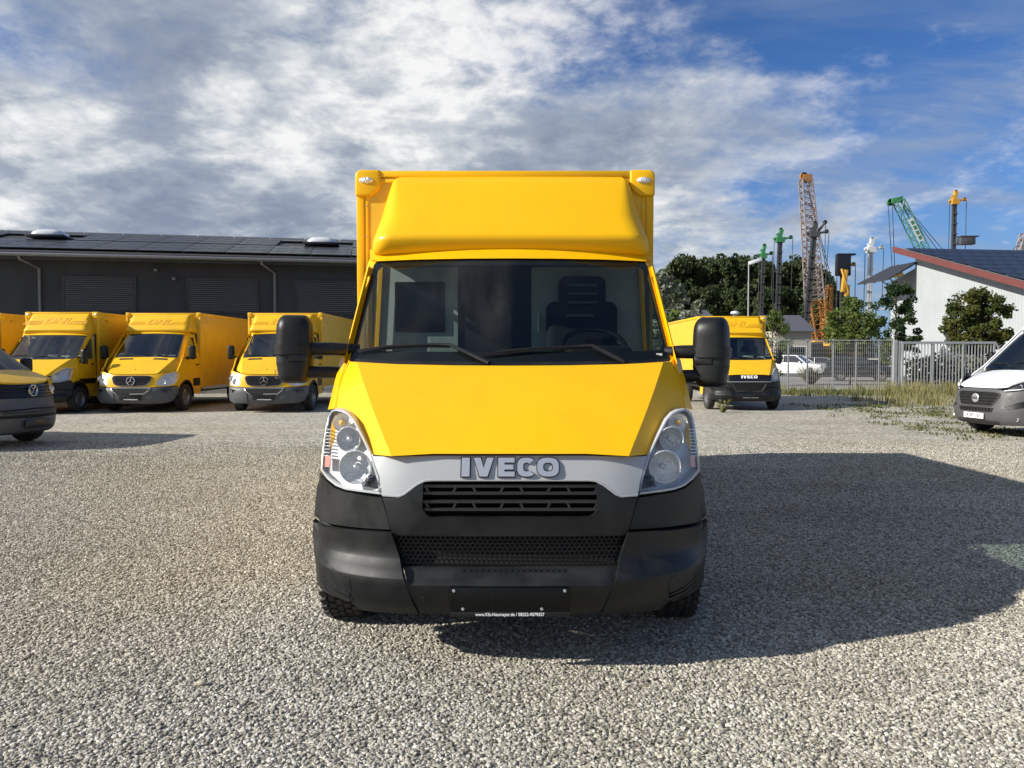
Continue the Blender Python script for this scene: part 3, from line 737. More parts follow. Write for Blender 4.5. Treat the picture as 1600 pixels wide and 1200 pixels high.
    for sg in (1, -1):
        H_ = lambda y, z, sg=sg: sg * Xs(y, z)
        wing = [(.56, .86), (.52, 1.10), (.60, 1.20), (.90, 1.50), (1.02, 1.50), (1.02, .84)] + arc_pts(.95, .40, .47, 80, 140, 6)
        MB().panel(wing, H_, .2, -.03 * sg, 'x').build('front_wing', paint, T)
        door = [(1.03, .84), (1.03, 1.50), (1.86, 1.50), (1.86, .42), (1.42, .42), (1.38, .62), (1.22, .78)]
        d = MB().panel(door, H_, .2, -.03 * sg, 'x').build('door', paint, T)
        win = [(1.05, 1.515), (1.50, 2.08), (1.78, 2.10), (1.78, 1.515)]
        MB().panel(win, lambda y, z, sg=sg: sg * (Xs(y, z) - .012), .3, 0, 'x').build('door_window', 'sideglass' if old else 'screen', d)
        m = MB(); q = [(.88, 1.505), (1.50, 2.15), (1.85, 2.15), (1.85, 1.505)]; qi = [(1.05, 1.51), (1.50, 2.08), (1.78, 2.10), (1.78, 1.51)]
        m.sheet([[(sg * Xs(*p), *p) for p in q], [(sg * Xs(*p), *p) for p in qi]], True); m.build('window_frame', paint, d)
        m = MB(); m.box((sg * 1.0, 1.72, 1.36), (.03, .16, .035)); m.build('door_handle', 'plastic', d, bevel=.008)
        m = MB(); m.panel([(1.02, .95), (1.86, .95), (1.86, .80), (1.02, .80)], lambda y, z, sg=sg: sg * 1.012, .5, -.01 * sg, 'x'); m.build('side_moulding', 'plastic', d)
        cnr = [(1.87, .42), (1.87, 2.25), (1.96, 2.25), (1.96, .42)]
        MB().panel(cnr, H_, .3, -.03 * sg, 'x').build('rear_pillar', paint, T)
        m = MB(); rows = []
        for k in range(17):
            a = R(-5 + 190 * k / 16); ca, sa = math.cos(a), math.sin(a)
            rows.append([(sg * xx, .95 + rr * ca, .38 + rr * sa) for xx, rr in ((.97, .53), (1.03, .52), (1.048, .49), (1.048, .45), (1.02, .43), (.70, .43))])
        m.sheet(rows); m.build('wheel_arch', 'plastic', T)
        wx = .965
        make_wheel(T, sg * wx, .95, .365, .21, sg, not old)
        for wxx in (.93, .68): make_wheel(T, sg * wxx, 5.0, .365, .2, sg if wxx > .8 else -sg)
    # ---- cab interior
    m = MB(); m.panel([(-.93, .92), (.93, .92), (.95, 1.30), (.5, 1.36), (-.5, 1.36), (-.95, 1.30)], lambda x, y: 1.50 + .05 * math.sin((y - .9) * 4) - .05 * abs(x), .15, -.5, 'z'); m.build('dashboard', 'dash', T)
    m = MB(); m.box((.56, 1.28, 1.555), (.42, .25, .12)); m.build('instrument_hood', 'dash', T, bevel=.04)
    m = MB(); c = Vector((.56, 1.48, 1.60)); rot = Matrix.Rotation(R(-52), 3, 'X'); ring = [c + rot @ Vector((.215 * math.cos(a), 0, .215 * math.sin(a))) for a in [2 * math.pi * i / 30 for i in range(31)]]
    m.tube(ring, .016, 8, False); m.box(c, (.36, .03, .05), rot); m.box(c + rot @ Vector((0, 0, -.09)), (.05, .03, .18), rot); m.box(c, (.13, .06, .12), rot)
    m.build('steering_wheel', 'gloss', T, smooth=40)
    for cx, w_ in ((.50, .50),) + (((-.45, .9),) if old else ()):
        m = MB(); m.box((cx, 1.76, 1.62), (w_, .13, .62)); sb = m.build('seat', 'seat', T, bevel=.06, seg=4)
        m = MB()
        for hx_ in ([cx] if w_ < .6 else [cx - .22, cx + .22]): m.box((hx_, 1.745, 2.0), (.33, .11, .21))
        m.build('headrest', 'seat', sb, bevel=.05, seg=4)
        if not old:
            m = MB()
            for k in range(3): m.box((cx, 1.683, 2.04 - k * .06), (.2, .01, .018))
            m.build('headrest_slot', 'grey_bumper', sb, bevel=.003)
            m = MB(); m.box((cx - .02, 1.69, 1.83), (.19, .012, .02)); m.build('seat_label', 'grey_bumper', sb)
    m = MB(); m.span((-1.0, 1.90, .9), (1.0, 1.93, 2.24)); m.build('cab_back_wall', 'dash', T)
    m = MB(); m.span((-.96, 1.885, 1.45), (-.38, 1.898, 2.2)); m.build('bulkhead_panel', 'cabwhite', T); m = MB(); m.span((.15, 1.885, 1.45), (.96, 1.898, 2.2)); m.build('bulkhead_panel', 'cabwhite', T)
    m = MB(); m.span((-.83, 1.865, 1.72), (-.47, 1.882, 2.08)); m.build('bulkhead_window', 'gloss', T, bevel=.02)
    m = MB(); m.tube([(.20, 1.87, 1.72), (.20, 1.86, 1.86)], .008, 6); m.build('bulkhead_handle', 'white', T)
    m = MB(); m.span((-.86, 1.74, 2.185), (.86, 1.9, 2.215)); m.build('headliner', 'dash', T)
    m = MB(); m.box((0.05, 1.53, 2.17), (.6, .02, .04), Matrix.Rotation(R(-40), 3, 'X')); m.build('sun_visor', 'dash', T, bevel=.01)
    m = MB(); m.span((-.95, .6, .5), (.95, 1.9, .62)); m.span((-.95, .9, .9), (.95, 1.0, 1.35)); m.build('cab_floor', 'dark', T)
    if not old:
        m = MB(); x, z = S(233, 556, Yscreen); m.box((x, Yscreen(x, z) + .008, z), (.035, .004, .03)); m.build('screen_sticker', 'paper', T)
    else:
        m = MB(); m.box((.25, 1.0, 1.58), (.3, .2, .006), Matrix.Rotation(R(25), 3, 'X')); m.box((.62, .98, 1.57), (.21, .15, .006), Matrix.Rotation(R(25), 3, 'X')); m.build('paper_sheet', 'paper', T)
    # ---- chassis, with unseen filler blocks added to stop sunlight leaking through the nose
    m = MB(); m.span((-.55, .5, .42), (.55, 6.9, .72)); m.span((-.78, .40, .42), (.78, 1.9, .98)); m.span((-.8, .64, .98), (.8, 1.0, 1.2)); m.span((-.8, .84, 1.2), (.8, 1.0, 1.42)); m.span((-.95, 1.42, .5), (.95, 1.93, .9)); m.span((-.9, 1.93, .6), (.9, 4.5, .9)); m.span((-.9, 5.5, .6), (.9, 7.0, .9)); m.build('chassis', 'dark', T)
    # ---- mirrors
    if not old:
        make_mirror(T, -1.305, .218, 1.795, 1.385, 1.02, -1, R(8), .27)
        make_mirror(T, 1.225, .212, 1.782, 1.362, 1.02, 1, R(-28), .19)
    else:
        make_mirror(T, -1.18, .17, 1.80, 1.37, 1.02, -1, R(18), .12); make_mirror(T, 1.18, .17, 1.80, 1.37, 1.02, 1, R(-18), .12)
    # ---- roof fairing
    lev = []
    for h_, py_, y_, r_ in ((209, 399, 1.68, .06), (216, 398, 1.63, .07), (219, 394.5, 1.600, .09), (220.5, 386, 1.570, .12), (220.5, 376, 1.546, .14), (219.5, 369.5, 1.540, .15), (218, 364.5, 1.553, .16), (215, 355, 1.590, .17), (207.5, 335, 1.665, .18), (198, 311, 1.755, .19), (190.5, 293, 1.825, .17), (186, 284, 1.866, .13), (181, 279, 1.898, .08), (174, 276.5, 1.935, .03)):
        x_, z_ = Q(h_, py_, y_); lev.append((z_, y_, x_, r_))
    rows = []
    yb = 1.95
    for z, yn, w_, r_ in lev:
        r_ = min(r_, (yb - yn) * .6); row = []
        side = [(-w_ - .0, yb), (-w_, yb - (yb - yn - r_) * .5)]
        arc = [(-w_ + r_ - r_ * math.cos(t), yn + r_ - r_ * math.sin(t)) for t in [math.pi / 2 * i / 6 for i in range(7)]]
        mid = [((-w_ + r_) * (1 - 2 * i / 10), yn - .012 * (1 - (1 - 2 * i / 10) ** 2)) for i in range(1, 10)]
        L_ = side + arc; row = L_ + mid + [(-a, b) for a, b in reversed(L_)]
        rows.append([(a, b, z) for a, b in row])
    m = MB(); m.sheet(rows); k = len(rows[0]); m.f.append(tuple(range(len(m.v) - k, len(m.v)))); m.f.append(tuple(range(k)))
    fair = m.build('roof_fairing', paint, T, smooth=50)
    if old:
        t = text_mb('DHL', .30, .001, .012, shear=.35, wide=1.35)
        for a, b in ((-.95, -.42), (.36, .9)):
            for k in range(3): t.box(((a + b) / 2 + (k - 1) * .03, 0, -.09 + k * .05 - .01), (abs(b - a) * (1 - .1 * k), .002, .026))
        t.xf(Matrix.Translation((0, 1.597 + (2.61 - 2.44) * .74 - .010, 2.61)) @ Matrix.Rotation(-R(36.5), 4, 'X')).build('faded_lettering', 'ghost', fair, smooth=0)
    # ---- cargo box
    bx, b0, b1, zb, zt = 1.075, 1.945, 7.05, .82, 2.885
    Bx = MB().span((-bx + .03, b0 + .012, zb), (bx - .03, b1, zt - .03)).build('cargo_box', 'yellow_box', T)
    sx = -.04 if not old else 0
    Bx.location.x = sx
    for sg in (1, -1):
        m = MB(); m.span((sg * (bx - .055), b0, zb), (sg * bx, b0 + .05, zt - .18)); m.build('corner_post', paint, Bx, bevel=.008)
        m = MB(); m.span((sg * (bx - .085), b0 + .006, zb), (sg * (bx - .06), b0 + .02, zt - .06)); m.build('edge_trim', paint, Bx, bevel=.004)
        m = MB(); m.span((sg * (bx - .06), b0 + .05, zt - .07), (sg * bx, b1, zt - .005)); m.build('roof_rail', paint, Bx, bevel=.008)
        m = MB(); m.span((sg * (bx - .03), b0 + .06, zb - .05), (sg * (bx + .002), b1, zb + .05)); m.build('floor_rail', 'satin', Bx, bevel=.006)
        cap = [(bx - .175, zt + .005), (bx - .02, zt + .005), (bx + .006, zt - .02), (bx + .006, zt - .185), (bx - .10, zt - .185), (bx - .15, zt - .15), (bx - .175, zt - .11)]
        m = MB(); m.prism([(sg * u, w_) for u, w_ in cap], b0 - .018, b0 + .16); cc = m.build('corner_cap', paint, Bx, bevel=.016, seg=3)
        m = MB(); rows = [[(sg * (bx - .075) + .052 * q * math.cos(a), b0 - .017 - dy, zt - .072 + .024 * q * math.sin(a)) for a in [2 * math.pi * i / 20 for i in range(20)]] for q, dy in ((1, 0), (.93, .008), (.6, .015), (.05, .017))]
        m.sheet(rows, True); m.build('marker_lamp', 'reflector', cc, smooth=50)
        rv = MB().lathe([(.006, .002), (.005, -.003), (.001, -.004)], (0, 0, 0), 'y', 8).build('rivet', 'satin', Bx, loc=(sg * (bx - .0725), b0 + .006, zt - .25))
        for k in range(1, 7):
            r2 = rv.copy(); COL.objects.link(r2); r2.location.z -= k * .22
    m = MB(); m.span((-bx + .17, b0 - .006, zt - .045), (bx - .17, b0 + .05, zt)); m.build('top_rail', paint, Bx, bevel=.008)
    m = MB(); m.span((-bx + .1, b0 - .003, zt - .085), (bx - .1, b0 + .014, zt - .06)); m.build('front_trim', paint, Bx, bevel=.003)
    if old:
        m = MB(); m.box((-bx - .004, 2.5, zt - .28), (.01, .28, .05)); m.box((bx + .004, 2.5, zt - .24), (.01, .2, .05)); m.build('faded_side_lettering', 'ghost', Bx)
    return T

hero = iveco('box_van', 'largest yellow box van, in the middle of the yard, silver strip above its black bumper', 'box van')
hero.location = (-.01, D0, 0)
# ---------------------------------------------------------------- parked vans of the delivery fleet
def side_panel(sg, pts, Xf): return lambda m, step=.3, fl=.03: m.panel(pts, lambda y, z: sg * Xf(y, z), step, -fl * sg, 'x')
def emblem_ring(r, th, c, rot=None):
    m = MB(); pts = [Vector((r * math.cos(a), 0, r * math.sin(a))) for a in [2 * math.pi * i / 24 for i in range(25)]]
    m.tube(pts, th, 6, False)
    return m
def simple_mirror(T, x, y, z, w, h, sg, rz=0):
    m = MB(); m.box((0, 0, 0), (w, .13, h)); o = m.build('mirror', 'mirror', T, bevel=.05, seg=4, loc=(x, y, z)); o.rotation_euler.z = rz
    m = MB(); m.tube([(-sg * w * .3, .02, -h * .3), (-sg * (w * .5 + .12), .05, -h * .42)], .03, 6); m.build('mirror_arm', 'mirror', o)
    m = MB(); m.box((0, .068, 0), (w * .8, .006, h * .8)); m.build('mirror_glass', 'chrome', o)
    return o

def sprinter(label, group):
    T = thing('box_van', label, 'box van', group=group, scale=1.1)
    p = 'yellow_old'
    def of(x): x = abs(x); t = max(0, min((x - .38) / .62, .995)); return .04 * x * x + .42 * (1 - math.sqrt(1 - t * t))
    YS = [(.2, .10), (.25, .04), (.33, .01), (.45, 0), (.57, 0), (.61, .02), (.635, .05), (.80, .075), (.95, .13), (1.05, .19)]
    Yf = lambda x, z: interp(YS, z) + of(x)
    Yh = lambda x, z: .135 + .62 * ((z - .955) / .405) + .06 * x * x + max(0, abs(x) - .58 - .5 * (z - .95)) * 1.1
    Ys = lambda x, z: .77 + (z - 1.36) * 1.02 + .14 * x * x
    hp = [(0, .955), (.3, .957), (.50, .962), (.60, .975), (.70, 1.0), (.82, 1.03), (.90, 1.07), (.91, 1.15), (.87, 1.26), (.80, 1.36), (.4, 1.375), (0, 1.38)]
    hood = MB().panel(full(hp), Yh, .07, .03, cuts=[((.58, .95), (1, -.5)), ((-.58, .95), (1, .5))]).build('hood', p, T, smooth=16)
    for sg in (1, -1):
        v = [(sg * x, z) for x, z in ((.25, 1.318), (.62, 1.305), (.60, 1.345), (.27, 1.352))]
        MB().panel(v, lambda x, z: Yh(x, z) - .006, .2, .01).build('hood_vent', 'dark', hood)
    fp = [(0, .638), (.55, .638), (.80, .648), (.97, .67), (.985, .80), (.975, 1.0), (.91, 1.045), (.82, 1.015), (.70, .985), (.60, .96), (.50, .947), (.3, .942), (0, .94)]
    MB().panel(full(fp), Yf, .07, .03).build('front_panel', p, T)
    gr = cr([(0, .915), (.30, .915), (.44, .905), (.485, .87), (.44, .75), (.38, .69), (.25, .668), (0, .665)], 2)
    g = MB().panel(full(gr), lambda x, z: Yf(x, z) - .012, .08, .02).build('grille', 'gloss', T)
    for z in (.725, .775, .825, .87):
        w_ = interp([(.66, .34), (.87, .46), (.92, .42)], z) - .02
        q = [(-w_ + 2 * w_ * i / 8, z) for i in range(9)]
        MB().tube([(x, Yf(x, z) - .022, z) for x, z in q], .010, 5).build('grille_bar', 'grille_black', g)
    rim = full(gr); MB().tube([(x, Yf(x, z) - .012, z) for x, z in rim + rim[:1]], .009, 5).build('grille_frame', 'grey_bumper', g)
    m = emblem_ring(.098, .013, None)
    for k in range(3):
        a = math.pi / 2 + k * 2 * math.pi / 3; m.tube([(0, 0, 0), (.095 * math.cos(a), 0, .095 * math.sin(a))], [.018, .006], 6)
    m.build('star_emblem', 'chrome', g, loc=(0, Yf(0, .79) - .045, .79))
    m = MB().lathe([(.016, .004), (.012, -.006), (.001, -.008)], (0, Yh(0, 1.06), 1.06), 'y', 12); m.build('hood_badge', 'gloss', hood)
    for sg in (1, -1):
        hl = cr([(.60, .70), (.75, .665), (.93, .70), (.985, .83), (.975, .985), (.86, .985), (.72, .91), (.63, .80)], 2, True)
        f = hl if sg > 0 else mirrored(hl)
        h = MB().panel(f, lambda x, z: Yf(x, z) - .002, .06, .03).build('headlight', 'housing', T)
        for cx, cz, r in ((.74, .765, .075), (.87, .84, .07)):
            MB().lathe([(r, -.004), (r * .85, .01), (r * .4, .03), (.005, .03)], (sg * cx, Yf(cx, cz) - .012, cz), 'y', 18).build('reflector', 'reflector', h)
        MB().panel(f, lambda x, z: Yf(x, z) - .022, .06, 0).build('lens', 'lamplens', h, smooth=60)
        pl = [(.80, 1.36), (.72, 2.0), (.80, 2.02), (.865, 1.80), (.93, 1.42), (.93, 1.30), (.87, 1.27)]
        Yp = lambda x, z: Ys(x, z) + .8 * max(0, abs(x) - interp([(1.3, .81), (2.0, .72)], z))
        MB().panel(pl if sg > 0 else mirrored(pl), Yp, .1, .05).build('windscreen_pillar', p, T)
        Xs = lambda y, z: interp([(0, .985), (1.1, .985), (1.4, .955), (2.05, .84)], z) - (.02 if y < .7 else 0)
        ar = arc_pts(.95, .36, .42, 15, 150, 7)
        wing = [(.47, .64), (.44, 1.0), (.62, 1.14), (.80, 1.36), (1.06, 1.36), (1.06, .78)] + arc_pts(.95, .36, .42, 75, 150, 5)
        side_panel(sg, wing, Xs)(MB()).build('front_wing', p, T)
        door = [(1.07, .76), (1.07, 1.36), (1.80, 1.36), (1.80, .40), (1.37, .40), (1.30, .60), (1.2, .70)]
        d = side_panel(sg, door, Xs)(MB()).build('door', p, T)
        m = MB(); q = [(.86, 1.365), (1.40, 1.98), (1.80, 1.98), (1.80, 1.365)]; qi = [(1.06, 1.30), (1.42, 1.90), (1.70, 1.90), (1.72, 1.37)]
        m.sheet([[(sg * Xs(*p_), *p_) for p_ in q], [(sg * Xs(*p_), *p_) for p_ in qi]], True); m.build('window_frame', p, d)
        m = MB().panel(qi, lambda y, z, sg=sg: sg * (Xs(y, z) + .002), .3, 0, 'x'); m.build('door_window', 'sideglass', d)
        m = MB(); m.box((sg * .99, 1.66, 1.18), (.025, .16, .035)); m.build('door_handle', 'plastic', d, bevel=.008)
        m = MB(); m.span((sg * .975, 1.38, .62), (sg * .995, 1.80, .82)); m.build('side_moulding', 'plastic', d)
        rp = [(1.81, .40), (1.81, 2.0), (1.86, 2.0), (1.86, .40)]
        side_panel(sg, rp, Xs)(MB()).build('rear_pillar', p, T)
        m = MB(); rows = []
        for k in range(13):
            a = R(-5 + 190 * k / 12); ca, sa = math.cos(a), math.sin(a)
            rows.append([(sg * xx, .95 + rr * ca, .36 + rr * sa) for xx, rr in ((.97, .45), (1.0, .44), (1.005, .40), (.62, .38))])
        m.sheet(rows); m.build('wheel_arch', 'plastic', T)
        make_wheel(T, sg * .89, .95, .345, .215, sg)
        make_wheel(T, sg * .89, 4.6, .345, .215, sg)
        simple_mirror(T, sg * 1.14, .98, 1.50, .17, .36, sg)
        m = MB(); bp = [(.40, .23), (.80, .24), (.93, .30), (.995, .45), (1.0, .60), (.985, .655), (.80, .634), (.46, .625), (.42, .5)]
        m.panel(bp if sg > 0 else mirrored(bp), lambda x, z: Yf(x, z) - .01, .06, .05); bc = m.build('bumper_corner', 'grey_bumper', T, smooth=40)
        fgl = [(.70, .575), (.90, .58), (.94, .50), (.80, .50)]
        MB().panel(fgl if sg > 0 else mirrored(fgl), lambda x, z: Yf(x, z) - .014, .1, .004).build('fog_lamp', 'gloss', bc)
    bm_ = [(0, .225), (.395, .23), (.415, .5), (.455, .625), (0, .623)]
    bb = MB().panel(full(bm_), Yf, .08, .05).build('bumper', 'grey_bumper', T, smooth=40)
    it = [(0, .475), (.34, .48), (.44, .56), (.47, .605), (0, .60)]
    MB().panel(full(it), lambda x, z: Yf(x, z) - .015, .1, .01).build('air_intake', 'dark', bb)
    MB().tube([(x, Yf(x, z) - .02, z) for x, z in full([(0, .468), (.345, .472), (.45, .555), (.49, .615)])], .011, 5).build('intake_trim', 'satin', bb)
    m = MB(); m.box((0, -.015, .385), (.54, .02, .135)); ph = m.build('number_plate_holder', 'gloss', bb, bevel=.005)
    text_mb('www.Kfz-Neumayer.de', .036, .001, .001).xf(Matrix.Translation((.02, -.028, .335))).build('dealer_lettering', 'white', ph, smooth=0)
    sc = [(0, 1.385), (.4, 1.38), (.77, 1.365), (.81, 1.39), (.775, 1.65), (.735, 1.95), (.70, 1.985), (.4, 2.0), (0, 2.005)]
    w = MB().panel(full(sc), Ys, .12, 0).build('windscreen', 'screen_old', T, smooth=60)
    si = [(0, 1.43), (.4, 1.425), (.74, 1.415), (.765, 1.43), (.735, 1.65), (.70, 1.92), (.67, 1.945), (.4, 1.955), (0, 1.96)]
    MB().sheet([[(x, Ys(x, z) + .004, z) for x, z in full(sc)], [(x, Ys(x, z) + .004, z) for x, z in full(si)]], True).build('windscreen_border', 'dark', w, smooth=60)
    for a, b, c in (((-.1, 1.40), (-.4, 1.44), (-.72, 1.43)), ((.6, 1.40), (.2, 1.45), (-.02, 1.44))):
        MB().tube([(x, Ys(x, z) - .02, z) for x, z in (a, b, c)], .009, 5).build('wiper', 'plastic', T)
    m = MB(); m.panel([(-.78, .82), (.78, .82), (.85, 1.2), (-.85, 1.2)], lambda x, y: 1.345, .3, -.4, 'z'); m.build('dashboard', 'dash', T)
    m = MB(); m.box((.25, .98, 1.40), (.3, .2, .006), Matrix.Rotation(R(20), 3, 'X')); m.box((.58, .97, 1.40), (.21, .15, .006), Matrix.Rotation(R(20), 3, 'X')); m.build('paper_sheet', 'paper', T)
    m = MB(); m.box((-.42, 1.7, 1.45), (.9, .15, .62)); m.build('seat', 'seat', T, bevel=.05)
    m = MB(); m.box((.45, 1.7, 1.45), (.48, .15, .62)); m.build('seat', 'seat', T, bevel=.05)
    m = MB(); m.span((-.9, 1.84, .4), (.9, 1.86, 1.99)); m.build('cab_back_wall', 'dash', T)
    m = MB(); m.span((-.75, .45, .4), (.75, 1.84, .85)); m.span((-.5, 1.8, .4), (.5, 5.6, .7)); m.span((-.85, 2.0, .5), (.85, 4.1, .8)); m.build('chassis', 'dark', T)
    m = MB(); m.panel(full([(0, 2.0), (.4, 1.995), (.72, 1.98), (.80, 2.0), (.78, 2.03), (0, 2.06)]), lambda x, z: Ys(x, z) - .012, .1, .3); m.build('roof_rim', p, T)
    rows = []; yb = 1.90
    for z, yn, w_, r_ in ((2.03, 1.50, .82, .12), (2.06, 1.44, .845, .12), (2.09, 1.43, .85, .12), (2.14, 1.45, .845, .14), (2.30, 1.58, .82, .16), (2.44, 1.70, .79, .15), (2.50, 1.76, .775, .1), (2.52, 1.83, .76, .04)):
        r_ = min(r_, (yb - yn) * .6)
        L_ = [(-w_ - .06, yb)] + [(-w_ + r_ - r_ * math.cos(t), yn + r_ - r_ * math.sin(t)) for t in [math.pi / 2 * i / 5 for i in range(6)]]
        rows.append([(a, b, z) for a, b in L_ + [(-a, b) for a, b in reversed(L_)]])
    m = MB(); m.sheet(rows); k = len(rows[0]); m.f.append(tuple(range(len(m.v) - k, len(m.v)))); m.f.append(tuple(range(k)))
    fair = m.build('roof_fairing', p, T, smooth=50)
    t = text_mb('DHL', .24, .001, .010, shear=.35, wide=1.35)
    for a, b in ((-.76, -.34), (.30, .72)):
        for k in range(3): t.box(((a + b) / 2 + (k - 1) * .025, 0, -.07 + k * .042), (abs(b - a) * (1 - .1 * k), .002, .02))
    t.xf(Matrix.Translation((0, 1.58 - .008, 2.30)) @ Matrix.Rotation(-R(39.5), 4, 'X')).build('faded_lettering', 'ghost', fair, smooth=0)
    B = MB().span((-.99, 1.88, .55), (.99, 6.3, 2.55)).build('cargo_box', 'yellow_box', T, bevel=.01)
    for sg in (1, -1):
        m = MB(); m.span((sg * .95, 1.865, .55), (sg * 1.003, 1.93, 2.50)); m.build('corner_post', p, B, bevel=.008)
        m = MB(); m.span((sg * .96, 1.93, 2.50), (sg * 1.003, 6.3, 2.565)); m.build('roof_rail', p, B, bevel=.008)
        m = MB(); m.box((sg * .95, 1.90, 2.515), (.12, .09, .12)); m.build('corner_cap', p, B, bevel=.02)
        m = MB(); m.box((sg * .995, 2.35, 2.33), (.01, .2, .06)); m.build('faded_side_lettering', 'ghost', B)
        m = MB(); m.span((sg * .96, 1.93, .50), (sg * 1.004, 6.3, .58)); m.build('floor_rail', 'satin', B)
    m = MB(); m.span((-.88, 1.868, 2.51), (.88, 1.93, 2.562)); m.build('top_rail', p, B, bevel=.008)
    return T

FLEET = 'yellow delivery box vans parked in a row'
vB = iveco('box_van', 'yellow box van with black front strip, half hidden behind the cut-off van bonnet', 'box van', FLEET, old=True)
vB.location = (-12.85, 20.1, 0); vB.scale = (.97,) * 3
dup(vB, (-15.95, 20.6, 0), 0, 'yellow box van cut off by the left edge of the photo', .97)
dup(vB, (6.68, 21.5, 0), 0, 'yellow box van parked alone before the wire fence, under the street lamp', .955)
vC = sprinter('yellow box van with star emblem, fully in view left of the middle van', FLEET)
vC.location = (-10.33, 20.75, 0)
dup(vC, (-6.72, 20.75, 0), 0, 'yellow star-emblem box van partly covered by the middle van\'s left mirror')

# ---------------------------------------------------------------- the two vans parked across at the frame's edges
def shell(T, paint, Xf, top, low, y1, arches, win, door, ztopf, glassmat='sideglass'):
    """sides, roof and rear of a panel van; top: upper side outline (y,z) from the front, low: sill height"""
    for sg in (1, -1):
        out = list(top) + [(y1, top[-1][1] - .05), (y1, low)]
        for cy, r in reversed(arches): out += [(cy + r, low)] + arc_pts(cy, low - .02, r * .98, 12, 168, 7) + [(cy - r, low)]
        out += [(top[0][0], low)] if arches and top[0][0] < arches[0][0] - arches[0][1] else []
        side_panel(sg, out, Xf)(MB()).build('body_side', paint, T)
        if win: MB().panel(win, lambda y, z, sg=sg: sg * (Xf(y, z) + .004), .3, 0, 'x').build('door_window', glassmat, T)
        if door:
            m = MB(); m.tube([(sg * (Xf(*p_) + .003), *p_) for p_ in door], .006, 4); m.build('door_seam', 'dark', T)
    rows = [[(s * Xf(y, z), y, z + (.05 if abs(s) < .9 else 0)) for s in (-1, -.9, -.5, 0, .5, .9, 1)] for y, z in ztopf]
    MB().sheet(rows).build('roof', paint, T)
    y, z = ztopf[-1]; MB().span((-Xf(y1, 1), y1 - .02, low), (Xf(y1, 1), y1, z)).build('rear_door', paint, T)

